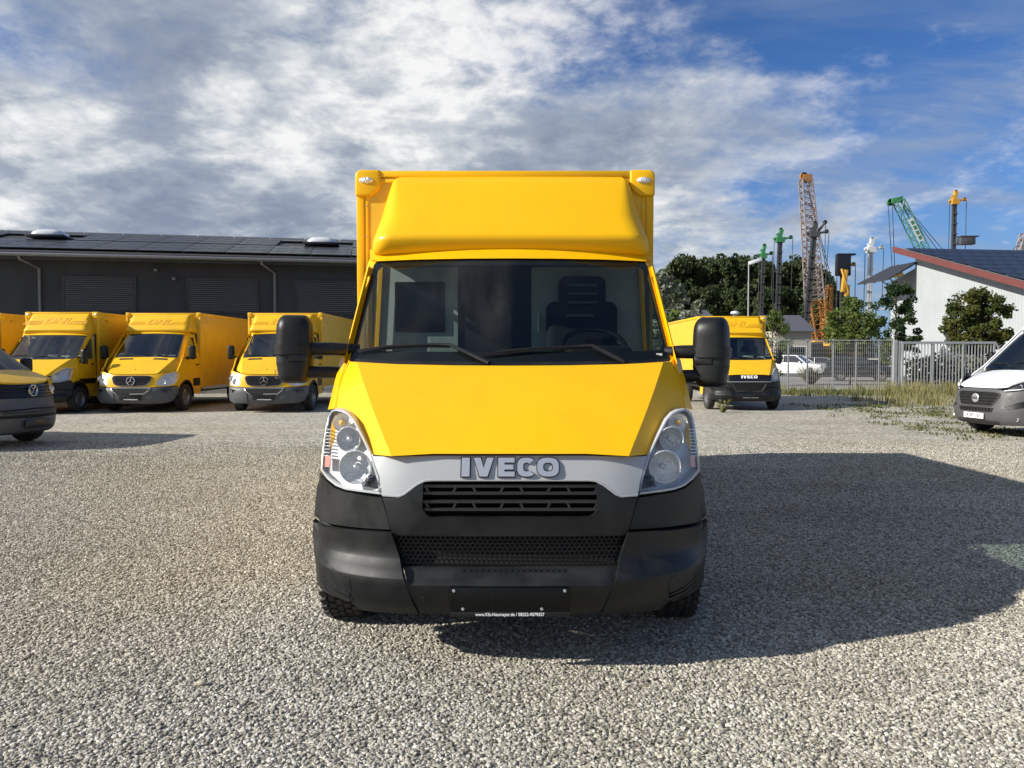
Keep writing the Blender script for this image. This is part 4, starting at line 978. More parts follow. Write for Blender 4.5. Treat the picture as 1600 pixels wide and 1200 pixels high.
def vw_van():
    T = thing('panel_van', 'yellow van with dark grey bumper at the left edge, only its nose showing', 'van')
    p = 'yellow_old'
    def of(x): x = abs(x); t = max(0, min((x - .40) / .57, .995)); return .40 * x * x + .18 * (1 - math.sqrt(1 - t * t))
    YV = [(.22, .14), (.30, .05), (.40, .01), (.62, 0), (.68, .02), (.74, .05), (.86, .06), (1.04, .12), (1.12, .18)]
    Yf = lambda x, z: interp(YV, z) + of(x)
    Zh = lambda x, y: 1.075 + .26 * max(0, (y - .12) / .75) ** .85 - .05 * x * x - .12 * max(0, abs(x) - .72)
    hood = [(x, Yf(x, 1.08)) for x in (0, .2, .4, .55, .68, .78)] + [(.86, .45), (.88, .7), (.84, .86), (.5, .80), (0, .78)]
    MB().panel(full(hood), Zh, .1, -.03, 'z').build('hood', p, T, smooth=40)
    for sg in (1, -1):
        fe = [(.79, Yf(.79, 1.08) + .005), (.84, .45), (.87, .7), (.85, .87), (.94, 1.0), (.94, .66), (.90, .52), (.85, .42)]
        Zf = lambda x, y: Zh(min(abs(x), .8), y) - .9 * max(0, abs(x) - .8)
        MB().panel(fe if sg > 0 else mirrored(fe), Zf, .08, -.10, 'z').build('front_wing', p, T)
        hl = cr([(.56, .90), (.60, 1.035), (.72, 1.05), (.88, 1.06), (.945, 1.0), (.93, .88), (.75, .865)], 2, True)
        f = hl if sg > 0 else mirrored(hl)
        h = MB().panel(f, Yf, .06, .04).build('headlight', 'housing', T)
        for cx, r in ((.68, .062), (.81, .066)): MB().lathe([(r, -.004), (r * .8, .012), (.004, .03)], (sg * cx, Yf(cx, .96) - .008, .96), 'y', 18).build('reflector', 'reflector', h)
        MB().panel(f, lambda x, z: Yf(x, z) - .02, .06, 0).build('lens', 'lamplens', h, smooth=60)
        bp = cr([(.28, .24), (.80, .26), (.94, .36), (.97, .55), (.96, .72), (.93, .85)], 3) + [(.55, .845), (.28, .842)]
    bp = [(0, .24), (.5, .245), (.80, .26), (.92, .32), (.965, .45), (.97, .62), (.955, .74), (.925, .85), (.55, .845), (0, .842)]
    bb = MB().panel(full(bp), Yf, .06, .06).build('bumper', 'grey_bumper', T, smooth=40)
    it = cr([(.60, .52), (.62, .66), (.0, .675), (-.62, .66), (-.60, .52), (0, .505)], 1, True)
    MB().panel(it, lambda x, z: Yf(x, z) - .006, .1, .01).build('air_intake', 'dark', bb)
    for z in (.56, .61): MB().tube([(-.58 + 1.16 * i / 8, Yf(-.58 + 1.16 * i / 8, z) - .012, z) for i in range(9)], .010, 5).build('intake_bar', 'plastic', bb)
    MB().box((0, -.02, .41), (.55, .03, .14)).build('number_plate_holder', 'gloss', bb, bevel=.006)
    MB().panel([(-.72, .25), (.72, .25), (.72, .27), (-.72, .27)], lambda x, z: Yf(x, z) - .004, .1, .01).build('bumper_lip', 'plastic', bb)
    g = MB().panel([(-.58, .855), (.58, .855), (.60, .92), (.60, 1.06), (.3, 1.072), (-.3, 1.072), (-.60, 1.06), (-.60, .92)], Yf, .08, .04).build('grille', 'gloss', T)
    for z in (.905, .965, 1.02):
        MB().tube([(-.56 + 1.12 * i / 10, Yf(-.56 + 1.12 * i / 10, z) - .012, z) for i in range(11)], .012, 5).build('grille_bar', 'plastic', g)
    m = emblem_ring(.092, .010, None); m.tube([(-.052, 0, .075), (-.002, 0, -.002), (.0, 0, .0), (.052, 0, .075)], .009, 5)
    m.tube([(-.082, 0, .038), (-.038, 0, -.082), (0, 0, .0), (.038, 0, -.082), (.082, 0, .038)], .009, 5)
    m.build('round_emblem', 'chrome', g, loc=(0, Yf(0, .965) - .035, .965))
    MB().lathe([(.085, .004), (.001, 0)], (0, Yf(0, .965) - .028, .965), 'y', 20).build('emblem_plate', 'gloss', g)
    Xs = lambda y, z: interp([(0, .95), (1.1, .95), (2.0, .80)], z)
    shell(T, p, Xs, [(.56, .95), (.85, 1.25), (1.0, 1.33), (1.75, 1.90), (2.2, 1.96)], .30, 4.9, [(.95, .38), (4.0, .38)], [(1.15, 1.34), (1.75, 1.82), (2.05, 1.84), (2.05, 1.30)], [(1.08, .5), (1.08, 1.25), (1.72, 1.86), (2.12, 1.88), (2.12, .5)], [(1.72, 1.90), (2.2, 1.97), (4.8, 1.95)])
    sc = [(.86, .86), (.84, 1.0), (.74, 1.74), (.4, 1.68), (0, 1.66)]
    Zs = lambda x, y: 1.31 + (y - .82) * .68 - .05 * x * x
    MB().panel(full([(0, .80), (.5, .82)] + sc), Zs, .2, 0, 'z').build('windscreen', 'sideglass', T)
    MB().span((-.8, .5, .3), (.8, 4.6, 1.0)).build('floor_pan', 'dark', T)
    for sg in (1, -1):
        simple_mirror(T, sg * 1.1, 1.15, 1.38, .2, .26, sg)
        for y in (.95, 4.0): make_wheel(T, sg * .84, y, .335, .215, sg)
    return T
HD = lambda x, y: math.atan2(x, -y)         # rz that points a vehicle's nose (local -y) along (x,y)
v = vw_van(); c = W(57, 610, 13.0); rz = HD(.985, -.16); v.location = (c.x, c.y, 0); v.rotation_euler.z = rz

def ducato():
    T = thing('panel_van', 'white panel van with grey bumper and number plate at the right edge', 'van', scale=.97)
    p = 'whitepaint'
    def of(x): x = abs(x); t = max(0, min((x - .36) / .66, .995)); return .10 * x * x + .50 * (1 - math.sqrt(1 - t * t))
    YD = [(.20, .16), (.27, .05), (.36, .01), (.55, 0), (.62, .02), (.80, .05), (.92, .09), (1.0, .13), (1.3, .3)]
    Yf = lambda x, z: interp(YD, z) + of(x)
    Zh = lambda x, y: .945 + .36 * (max(0, (y - .09) / .76)) ** .62 - .09 * x * x - .10 * max(0, abs(x) - .62)
    hood = [(x, Yf(x, .95) + .01) for x in (0, .2, .4, .52, .62)] + [(.72, .50), (.86, .66), (.93, .86), (.88, .96), (.5, .90), (0, .87)]
    MB().panel(full(hood), Zh, .08, -.03, 'z').build('hood', p, T, smooth=40)
    for sg in (1, -1):
        fe = [(.94, .88), (.89, .99), (.99, 1.12), (1.0, .75), (.955, .66), (.90, .62)]
        MB().panel(fe if sg > 0 else mirrored(fe), lambda x, y: Zh(min(abs(x), .9), y) - .6 * max(0, abs(x) - .9), .08, -.3, 'z').build('front_wing', p, T)
        hl = cr([(.56, .905), (.66, .955), (.80, 1.08), (.93, 1.20), (.99, 1.22), (1.0, 1.08), (.97, .985), (.80, .93)], 2, True)
        f = hl if sg > 0 else mirrored(hl)
        h = MB().panel(f, Yf, .05, .05).build('headlight', 'gloss', T)
        for cx, cz, r in ((.80, 1.00, .05), (.90, 1.06, .055)): MB().lathe([(r, -.006), (r * .85, .01), (.004, .02)], (sg * cx, Yf(cx, cz) - .012, cz), 'y', 18).build('reflector', 'reflector', h)
        dl = [(.58, .91), (.80, .94), (.97, .995), (.97, 1.01), (.80, .957), (.59, .925)]
        MB().panel(dl if sg > 0 else mirrored(dl), lambda x, z: Yf(x, z) - .012, .1, .004).build('light_strip', 'whitepaint', h)
        MB().panel(f, lambda x, z: Yf(x, z) - .03, .06, 0).build('lens', 'lamplens', h, smooth=60)
    bp = [(0, .23), (.5, .235), (.85, .25), (.96, .33), (1.0, .5), (1.01, .72), (1.0, .90), (.94, .955), (.80, .915), (.62, .885), (.52, .93), (.3, .945), (0, .945)]
    bb = MB().panel(full(bp), Yf, .06, .06).build('bumper', 'duc_grey', T, smooth=40)
    gp = cr([(0, .885), (.36, .88), (.52, .86), (.53, .80), (.42, .635), (.34, .605), (0, .60)], 2)
    g = MB().panel(full(gp), lambda x, z: Yf(x, z) - .008, .08, .02).build('grille', 'dark', T)
    for z in (.645, .705, .765, .825, .87):
        w_ = interp([(.60, .36), (.80, .50), (.88, .46)], z)
        MB().tube([(-w_ + 2 * w_ * i / 8, Yf(-w_ + 2 * w_ * i / 8, z) - .016, z) for i in range(9)], .011, 5).build('grille_bar', 'plastic', g)
    fr = full(gp); MB().tube([(x, Yf(x, z) - .010, z) for x, z in fr + fr[:1]], .010, 5).build('grille_frame', 'duc_grey', g)
    m = MB(); m.lathe([(.088, .012), (.092, -.002), (.08, -.012), (.001, -.018)], (0, Yf(0, .755) - .03, .755), 'y', 24); m.build('round_emblem', 'satin', g)
    m = MB(); m.box((0, Yf(0, .755) - .052, .755), (.115, .006, .05)); m.build('emblem_band', 'duc_grey', g)
    lg = [(-.42, .49), (.42, .49), (.46, .575), (-.46, .575)]
    MB().panel(lg, lambda x, z: Yf(x, z) - .006, .1, .01).build('lower_grille', 'dark', bb)
    for k in range(10): MB().box((-.36 + k * .08, Yf(-.36 + k * .08, .535) - .012, .535), (.012, .012, .075)).build('grille_rib', 'plastic', bb)
    pl = MB(); pl.box((0, -.018, .405), (.52, .016, .112)); P_ = pl.build('number_plate', 'plate', bb, bevel=.004)
    text_mb('A XP 1167', .098, .001, .002, wide=.86).xf(Matrix.Translation((0, -.027, .405))).build('plate_lettering', 'ink', P_, smooth=0)
    MB().panel([(-.52, .255), (.52, .255), (.55, .315), (-.55, .315)], lambda x, z: Yf(x, z) - .006, .1, .01).build('lower_intake', 'plastic', bb)
    for sg in (1, -1):
        ck = cr([(.58, .60), (.75, .66), (.95, .75), (.985, .70), (.90, .60), (.70, .56)], 2, True)
        MB().panel(ck if sg > 0 else mirrored(ck), lambda x, z: Yf(x, z) - .006, .06, .01).build('cheek_recess', 'plastic', bb)
        m = MB(); m.lathe([(.04, .02), (.035, 0), (.02, .012), (.001, .014)], (sg * .82, Yf(.82, .37) - .002, .37), 'y', 16); m.build('fog_lamp', 'reflector', bb)
    Xs = lambda y, z: interp([(0, 1.02), (1.2, 1.02), (2.4, .90)], z)
    shell(T, p, Xs, [(.60, 1.0), (.80, 1.22), (1.05, 1.40), (1.85, 2.15), (2.3, 2.40)], .36, 5.4, [(.95, .40), (4.4, .40)], [(1.22, 1.38), (1.85, 2.02), (2.2, 2.05), (2.2, 1.36)], [(1.12, .6), (1.12, 1.32), (1.80, 2.06), (2.28, 2.1), (2.28, .6)], [(1.84, 2.15), (2.1, 2.36), (2.5, 2.42), (5.3, 2.42)])
    Zs = lambda x, y: 1.30 + (y - .88) * .90 - .07 * x * x
    sc = full([(0, .885), (.5, .91), (.86, .98), (.90, 1.10), (.82, 1.75), (.76, 1.80), (.4, 1.76), (0, 1.75)])
    ws = MB().panel(sc, Zs, .15, 0, 'z').build('windscreen', 'sideglass', T, smooth=60)
    for a, b, c_ in (((-.1, .92), (-.35, 1.02), (-.8, 1.05)), ((.62, .95), (.3, 1.06), (-.1, 1.04))):
        MB().tube([(x, y, Zs(x, y) + .025) for x, y in (a, b, c_)], .011, 5).build('wiper', 'plastic', T)
    for sg in (1, -1):
        ap = [(.90, 1.0), (.93, 1.0), (1.0, 1.12), (.90, 1.90), (.82, 1.84), (.83, 1.75), (.91, 1.10)]
        MB().panel(ap if sg > 0 else mirrored(ap), lambda x, y: Zs(x, y) - .25 * max(0, abs(x) - .86), .1, -.05, 'z').build('windscreen_pillar', p, T)
        simple_mirror(T, sg * 1.14, 1.35, 1.5, .16, .36, sg)
        for y in (.95, 4.4): make_wheel(T, sg * .90, y, .345, .215, sg)
    MB().panel(full([(0, 1.76), (.4, 1.77), (.76, 1.81), (.84, 1.88), (.84, 2.0), (0, 2.0)]), lambda x, y: Zs(x, min(y, 1.9)) + .02, .1, -.1, 'z').build('roof_rim', p, T)
    MB().span((-.8, .5, .3), (.8, 5.2, .9)).build('floor_pan', 'dark', T)
    return T
M['duc_grey'] = mat('mid_grey_bumper_plastic', (.075, .072, .076), .55, var=.15)
v = ducato(); c = W(1523, 622, 15.0); v.location = (c.x, c.y, 0); v.rotation_euler.z = HD(-.985, -.16)
# ---------------------------------------------------------------- buildings
M['wall_dark'] = mat('dark_grey_render', (.040, .046, .056), .8, var=.12, vscale=.6)
M['roof_dark'] = mat('roof_sheet', (.035, .036, .04), .5, var=.2, vscale=1)
M['pv'] = mat('solar_cell', (.020, .021, .025), .32, var=.3, vscale=2, spec=.3)
M['slat'] = mat('blind_slat', (.15, .16, .17), .4)
M['zinc'] = mat('zinc', (.20, .21, .225), .5, metal=.5, var=.2)
M['dome'] = mat('skylight_dome', (.62, .64, .66), .3)
M['white_clad'] = mat('white_sheet_cladding', (.40, .43, .44), .5, var=.10, vscale=.5)
M['fascia'] = mat('red_fascia', (.15, .040, .036), .6, var=.2, vscale=1)
M['soffit'] = mat('grey_soffit', (.22, .22, .21), .8)
M['galv'] = mat('galvanised_steel', (.38, .39, .40), .5, metal=.3, var=.15, vscale=3)
M['concrete'] = mat('concrete', (.36, .35, .33), .85, var=.2, vscale=3)

def hall():
    T = thing('office_hall', 'long dark grey hall with blinds and solar roof behind the row of yellow vans', 'building', (-20, 30, 0), R(11))
    ca, sa = math.cos(R(11)), math.sin(R(11))
    def lx(px): u = (px - 800) / F; return (30 * u + 20) / (ca - sa * u)
    def lxy(px, yl): u = (px - 800) / F; return (20 + 30 * u + yl * (u * ca + sa)) / (ca - u * sa)
    x0, x1, ze = -14, 17.2, 5.35
    MB().span((x0, 0, 0), (x1, 14, ze)).build('wall', 'wall_dark', T, smooth=0)
    # roof slope and its sheets
    yo, sl = -.75, R(13.5); cs, sn = math.cos(sl), math.sin(sl); LEN = 7.4
    def rp(x, s, h=0): return (x, yo + s * cs - h * sn, 5.42 + s * sn + h * cs)
    m = MB(); m.add([rp(x0 - .4, 0), rp(x1 + .4, 0), rp(x1 + .4, LEN), rp(x0 - .4, LEN), rp(x0 - .4, 0, .12), rp(x1 + .4, 0, .12), rp(x1 + .4, LEN, .12), rp(x0 - .4, LEN, .12)], [(0, 3, 2, 1), (4, 5, 6, 7), (0, 1, 5, 4), (1, 2, 6, 5), (2, 3, 7, 6), (3, 0, 4, 7)])
    rf = m.build('roof', 'roof_dark', T, smooth=0)
    m = MB(); m.add([rp(x0 - .4, LEN), rp(x1 + .4, LEN), (x1 + .4, 16.5, 5.42), (x0 - .4, 16.5, 5.42)], [(0, 1, 2, 3)]); m.build('rear_roof', 'roof_dark', T, smooth=0)
    MB().tube([rp(x0 - .4, -.06, .02), rp(x1 + .4, -.06, .02)], .075, 10).build('gutter', 'zinc', T)
    m = MB(); m.span((x0 - .4, yo + .02, 5.25), (x1 + .4, yo + .06, 5.42)); m.build('fascia_board', 'wall_dark', T)
    pw, ph = 1.68, 1.02
    pan = MB().box((0, 0, 0), (pw - .03, ph - .025, .035)).build('solar_panel', 'pv', rf, smooth=0)
    first = True; gapx = (lxy(82, 3.8), lxy(503, 3.8))
    for r_ in range(6):
        for k in range(18):
            x = x0 + .6 + pw / 2 + k * pw; s = .55 + ph / 2 + r_ * (ph + .03) + (.22 if r_ > 2 else 0)
            if 3 <= r_ <= 4 and any(abs(x - g) < 1.6 for g in gapx): continue
            o = pan if first else pan.copy()
            if not first: COL.objects.link(o)
            first = False
            o.location = rp(x, s, .20); o.rotation_euler = (sl, 0, 0)
    # ridge caps catch the light
    for k in range(19):
        a = x0 + k * 1.68
        MB().tube([rp(a, LEN - .1, .16), rp(a + 1.6, LEN - .1, .16)], .09, 8).build('ridge_cap', 'zinc', rf)
    for px in (85, 505):
        xx = lxy(px, 3.8); e = MB(); cx, cy, cz = rp(xx, 4.65, .15)
        rows = [[(cx + .68 * q * math.copysign(abs(math.cos(a)) ** .6, math.cos(a)), cy + .68 * q * math.copysign(abs(math.sin(a)) ** .6, math.sin(a)), cz + h) for a in [2 * math.pi * i / 24 for i in range(24)]] for q, h in ((1, .05), (1, .14), (.93, .24), (.7, .34), (.35, .39), (.02, .40))]
        e.sheet(rows, True); d = e.build('skylight', 'dome', rf, smooth=50)
        MB().box((cx, cy, cz + .05), (1.55, 1.55, .1)).build('skylight_kerb', 'wall_dark', d, bevel=.02)
    for px in (66, 431):
        x = lx(px); m = MB(); m.tube([rp(x - .45, -.05, -.02), (x - .42, yo - .02, 5.25), (x, -.09, 4.95), (x, -.09, .1)], .055, 8)
        m.build('downpipe', 'zinc', T)
    for a, b in ((104, 212), (297, 402), (466, 572)):
        xa, xb = lx(a), lx(b); za, zb = 3.38, 4.62
        m = MB(); m.span((xa - .09, -.05, za - .09), (xb + .09, -.004, za)); m.span((xa - .09, -.05, zb), (xb + .09, -.004, zb + .09)); m.span((xa - .09, -.05, za), (xa, -.004, zb)); m.span((xb, -.05, za), (xb + .09, -.004, zb))
        w = m.build('window', 'roof_dark', T, smooth=0)
        m = MB(); m.span((xa, -.012, za), (xb, -.006, zb)); m.build('pane', 'gloss', w, smooth=0)
        m = MB(); n = 15
        for k in range(n): m.box(((xa + xb) / 2, -.04, za + .05 + (zb - za - .08) * k / (n - 1)), (xb - xa - .02, .06, .012), Matrix.Rotation(R(35), 3, 'X'))
        o = m.build('blind_slats', 'slat', w, smooth=0); o['kind'] = 'stuff'
    for px, z in ((247, 5.0), (275, 4.66)):
        MB().box((lx(px), -.09, z), (.13, .18, .12)).build('wall_lamp', 'zinc', T, bevel=.02)
    m = MB(); m.span((x0 + .01, -.03, .0), (x1 - .01, 0.0, .45)); m.build('plinth', 'concrete', T, smooth=0)
hall()

def shed():
    A = Vector((31.35, 60, 0)); e = Vector((1.5, -12, 0)).normalized(); n_ = Vector((12, 1.5, 0)).normalized()   # along the gable towards us; into the building
    rz = math.atan2(e.y, e.x)
    T = thing('warehouse', 'white ribbed warehouse with red roof edge beyond the gate', 'building', (31.35, 60, 0), rz)
    # local x along the gable (towards the camera), local y into the building
    zr, zv, run = 9.75, 6.1, 12.1; drop = (zr - zv) / run
    LX, LY = 17.0, 38
    def zt(x): return zr - drop * x - .35 if x >= 0 else 8.35
    m = MB(); pts = [(-3.0, 0), (LX, 0), (LX, zt(LX)), (0, zt(0)), (-.01, 8.35), (-3.0, 7.6)]
    m.prism(pts, 0, LY, 'y'); m.build('wall', 'white_clad', T, smooth=0)
    rib = MB()
    k = 0; x = -2.9
    while x < LX - .1:
        z1 = zt(x) - .05 if x >= 0 else 7.6
        rib.span((x, -.009, .05), (x + .09, -.002, z1)); x += .25
    o = rib.build('cladding_ribs', 'white_clad', T, smooth=0); o['kind'] = 'stuff'
    m = MB(); ov = -1.25
    def P(x, y, h): return (x, y, zr - drop * x + h)
    q = [P(-.9, ov, 0), P(LX + 1, ov, 0), P(LX + 1, LY + 1, 0), P(-.9, LY + 1, 0)]
    m.add(q + [(a, b, c - .14) for a, b, c in q], [(0, 1, 2, 3), (7, 6, 5, 4), (0, 4, 5, 1), (1, 5, 6, 2), (2, 6, 7, 3), (3, 7, 4, 0)])
    rf = m.build('roof', 'soffit', T, smooth=0)
    m = MB(); b = ov - .06
    m.add([P(-.95, b, .10), P(LX + 1, b, .10), P(LX + 1, b, -.34), P(-.95, b, -.34), P(-.95, b + .055, .10), P(LX + 1, b + .055, .10), P(LX + 1, b + .055, -.34), P(-.95, b + .055, -.34)], [(0, 1, 2, 3), (4, 7, 6, 5), (0, 4, 5, 1), (3, 2, 6, 7), (0, 3, 7, 4), (1, 5, 6, 2)])
    m.build('verge_board', 'fascia', T, smooth=0)
    m = MB(); m.tube([P(-.95, b + .03, .13), P(LX + 1, b + .03, .13)], .025, 6); m.build('verge_trim', 'zinc', T)
    ang = math.atan(drop); px_, py_ = 1.70, 1.1; first = None
    for i in range(9):
        for j in range(17):
            x = -.3 + px_ * (i + .5); y = ov + .55 + py_ * (j + .5)
            if first is None: first = o = MB().box((0, 0, 0), (px_ - .03, py_ - .03, .03)).build('solar_panel', 'pv', rf, smooth=0)
            else: o = first.copy(); COL.objects.link(o)
            o.location = P(x, y, .10); o.rotation_euler = (0, ang, 0)
    # canopy on the far side
    m = MB(); q = [(-3.6, -2.6, 7.35), (.6, -2.6, 7.35), (.2, .05, 8.75), (-3.2, .05, 8.75)]
    m.add(q + [(a, b_, c + .12) for a, b_, c in q], [(0, 3, 2, 1), (4, 5, 6, 7), (0, 1, 5, 4), (1, 2, 6, 5), (2, 3, 7, 6), (3, 0, 4, 7)])
    cp = m.build('canopy', 'roof_dark', T, smooth=0)
    for x in (-2.8, -1.6, -.4):
        MB().tube([(x, -2.45, 7.36), (x, -.02, 8.6)], .07, 6).build('canopy_beam', 'soffit', cp)
        MB().tube([(x, -1.4, 7.9), (x, -.02, 7.0)], .05, 6).build('canopy_strut', 'soffit', cp)
shed()

def low_hall(px0, px1, ptop, peave, d, label):
    a, b = W(px0, peave, d), W(px1, peave, d); zt_ = W(px0, ptop, d + 4).z
    T = thing('low_building', label, 'building', ((a.x + b.x) / 2, d, 0)); w = (b.x - a.x) / 2
    M['beige'] = M.get('beige') or mat('beige_render', (.42, .39, .33), .8, var=.1, vscale=1)
    MB().span((-w, 0, 0), (w, 9, a.z)).build('wall', 'beige', T, smooth=0)
    m = MB(); m.add([(-w - .4, -.5, a.z - .05), (w + .4, -.5, a.z - .05), (w + .4, 4.5, zt_), (-w - .4, 4.5, zt_), (-w - .4, 9.5, a.z - .05), (w + .4, 9.5, a.z - .05)], [(0, 1, 2, 3), (3, 2, 5, 4)]); m.build('roof', 'pvgrey', T, smooth=0)
    for k in (-.45, .3):
        win = MB().span((k * w - .8, -.05, 1.2), (k * w + .8, -.002, 2.6)).build('window', 'whitepaint', T, smooth=0)
        MB().span((k * w - .7, -.06, 1.3), (k * w + .7, -.051, 2.5)).build('pane', 'gloss', win, smooth=0)
M['pvgrey'] = mat('grey_roof_tiles', (.10, .105, .12), .6, var=.15)
low_hall(1212, 1268, 492, 517, 82, 'small beige building with grey pitched roof behind the drilling masts')
low_hall(1030, 1112, 484, 497, 95, 'low beige building half hidden behind the right box van')

# ---------------------------------------------------------------- fence and gate
def fence():
    y, H = 33.5, 2.22
    T = thing('mesh_fence', 'grey double-wire mesh fence behind the right box van, up to the gate', 'fence', (0, y, 0))
    xa, xb = 6.0, 16.55
    m = MB(); x = xa
    while x < xb: m.tube([(x, 0, .06), (x, 0, H)], .0042, 3, False); x += .09
    z = .08
    while z < H: m.box(((xa + xb) / 2, .008, z), (xb - xa, .008, .009)); z += .2
    m.box(((xa + xb) / 2, 0, H + .01), (xb - xa, .05, .04))
    o = m.build('mesh_panel', 'galv', T, smooth=0); o['kind'] = 'stuff'
    p0 = None
    for px in (1182, 1232, 1262, 1302, 1338, 1374):
        X = (px - 800) / F * y
        if p0 is None: p0 = o = MB().box((0, .04, H / 2 + .02), (.06, .05, H + .08)).build('fence_post', 'galv', T, smooth=0)
        else: o = p0.copy(); COL.objects.link(o)
        o.location.x = X
    T = thing('mesh_fence', 'wire mesh fence continuing to the right, behind the white van', 'fence', (0, y, 0))
    xa, xb = 21.9, 36; m = MB(); x = xa
    while x < xb: m.tube([(x, 0, .06), (x, 0, H)], .0042, 3, False); x += .09
    z = .08
    while z < H: m.box(((xa + xb) / 2, .008, z), (xb - xa, .008, .009)); z += .2
    o = m.build('mesh_panel', 'galv', T, smooth=0); o['kind'] = 'stuff'
    for k in range(6):
        o = MB().box((xa + .1 + k * 2.5, .04, H / 2), (.06, .05, H + .08)).build('fence_post', 'galv', T, smooth=0)
    G = thing('sliding_gate', 'grey steel sliding gate of upright bars behind the white van', 'gate', (0, y - .25, 0))
    xa, xb, zb, zt_ = 16.85, 20.9, .28, 2.12
    m = MB(); m.box(((xa + xb) / 2, 0, zt_), (xb - xa, .08, .10)); m.build('top_rail', 'galv', G, smooth=0)
    m = MB(); m.box(((xa + xb) / 2, 0, zb - .06), (xb - xa + .6, .14, .2)); m.build('bottom_rail', 'galv', G, smooth=0)
    m = MB(); m.tube([(xb, 0, zt_), (xb + .75, 0, zb + .6), (xb + .95, 0, zb)], .045, 6); m.build('end_brace', 'galv', G)
    bar = MB().box((0, 0, (zb + zt_) / 2), (.032, .03, zt_ - zb)).build('gate_bar', 'galv', G, smooth=0)
    n = 30
    for k in range(n):
        o = bar if k == 0 else bar.copy()
        if k: COL.objects.link(o)
        o.location.x = xa + .05 + (xb - xa - .1) * k / (n - 1)
    for k in (0, .33, .66, 1):
        MB().box((xa + .05 + (xb - xa - .1) * k, .0, (zb + zt_) / 2), (.07, .075, zt_ - zb)).build('gate_stile', 'galv', G, smooth=0)
    P_ = thing('gate_post', 'thick grey steel gate post between mesh fence and gate', 'post', (16.68, y, 0))
    MB().box((0, 0, 1.12), (.16, .2, 2.24)).build('post', 'galv', P_, smooth=0, bevel=.01); MB().box((.18, -.05, 1.1), (.09, .12, 2.2)).build('guide_post', 'galv', P_, smooth=0)
    MB().box((.05, -.12, .25), (.42, .25, .12)).build('roller_bracket', 'galv', P_, smooth=0)
fence()

# ---------------------------------------------------------------- lamps
def lamp(px, ptop, d, arm, label, r=.05):
    p = W(px, ptop, d); T = thing('street_lamp', label, 'street lamp', (p.x, d, 0))
    MB().tube([(0, 0, 0), (0, 0, p.z * .5), (0, 0, p.z)], [r * 1.2, r, r * .7], 10).build('pole', 'galv', T)
    if arm: m = MB(); m.box((arm * .5, 0, p.z + .10), (arm, .34, .2), Matrix.Rotation(R(-18), 3, 'Y')); m.build('lamp_head', 'whitepaint', T, bevel=.03)
    else: m = MB(); m.lathe([(.02, .32), (.3, .25), (.36, .1), (.2, 0), (.06, -.05)], (.12, 0, p.z), 'z', 16); m.build('lamp_head', 'dome', T)
lamp(1170, 411, 46, .75, 'tall street lamp with flat white head above the right box van')
lamp(1146, 492, 60, 0, 'short lamp with rounded white head above the right box van')

# ---------------------------------------------------------------- cranes and drilling rigs in the yard beyond
M['rig_green'] = mat('green_paint', (.05, .23, .09), .5, var=.2)
M['rig_teal'] = mat('teal_lattice_paint', (.09, .27, .20), .5)
M['rig_yellow'] = mat('machine_yellow', (.62, .33, .04), .5, var=.2)
M['rig_orange'] = mat('lattice_orange', (.42, .19, .05), .6, var=.3)
M['rig_steel'] = mat('dark_mast_steel', (.075, .075, .08), .6, var=.35, vscale=.4)
M['rig_grey'] = mat('pale_lattice_steel', (.32, .26, .24), .6, var=.3, vscale=.8)
M['rig_white'] = mat('white_mast_paint', (.66, .67, .66), .5, var=.12)
M['rope'] = mat('wire_rope', (.06, .06, .065), .6)
def lattice(m, a, b, w0, w1, n, rc=.09, rd=.05):
    a, b = Vector(a), Vector(b); t = (b - a).normalized(); u = t.cross(Vector((0, 1, 0))).normalized(); v = u.cross(t).normalized()
    C = []
    for i in range(n + 1):
        k = i / n; w = (w0 + (w1 - w0) * k) / 2; c = a.lerp(b, k)
        C.append([c + u * w * sx + v * w * sy for sx, sy in ((-1, -1), (1, -1), (1, 1), (-1, 1))])
    for j in range(4):
        m.tube([C[i][j] for i in (0, n)] if w0 == w1 else [C[i][j] for i in range(n + 1)], rc, 4)
    for i in range(n):
        for j in range(4):
            k = (j + 1) % 4
            m.tube([C[i][j], C[i + 1][k]] if (i + j) % 2 else [C[i][k], C[i + 1][j]], rd, 3, False)
            m.tube([C[i + 1][j], C[i + 1][k]], rd, 3, False)
def undercarriage(T, x, d0, paint):
    m = MB()
    for s in (-1, 1): m.box((x + s * 1.5, 0, .55), (.8, 5.2, 1.0))
    m.build('crawler_tracks', 'rig_steel', T, bevel=.2, seg=3)
    m = MB(); m.box((x, .5, 2.2), (3.0, 5.5, 1.9)); m.build('machine_house', paint, T, bevel=.1)
    m = MB(); m.box((x - 1.1, -2.6, 2.2), (1.0, 1.5, 1.9)); m.build('cab', 'sideglass', T, bevel=.1)
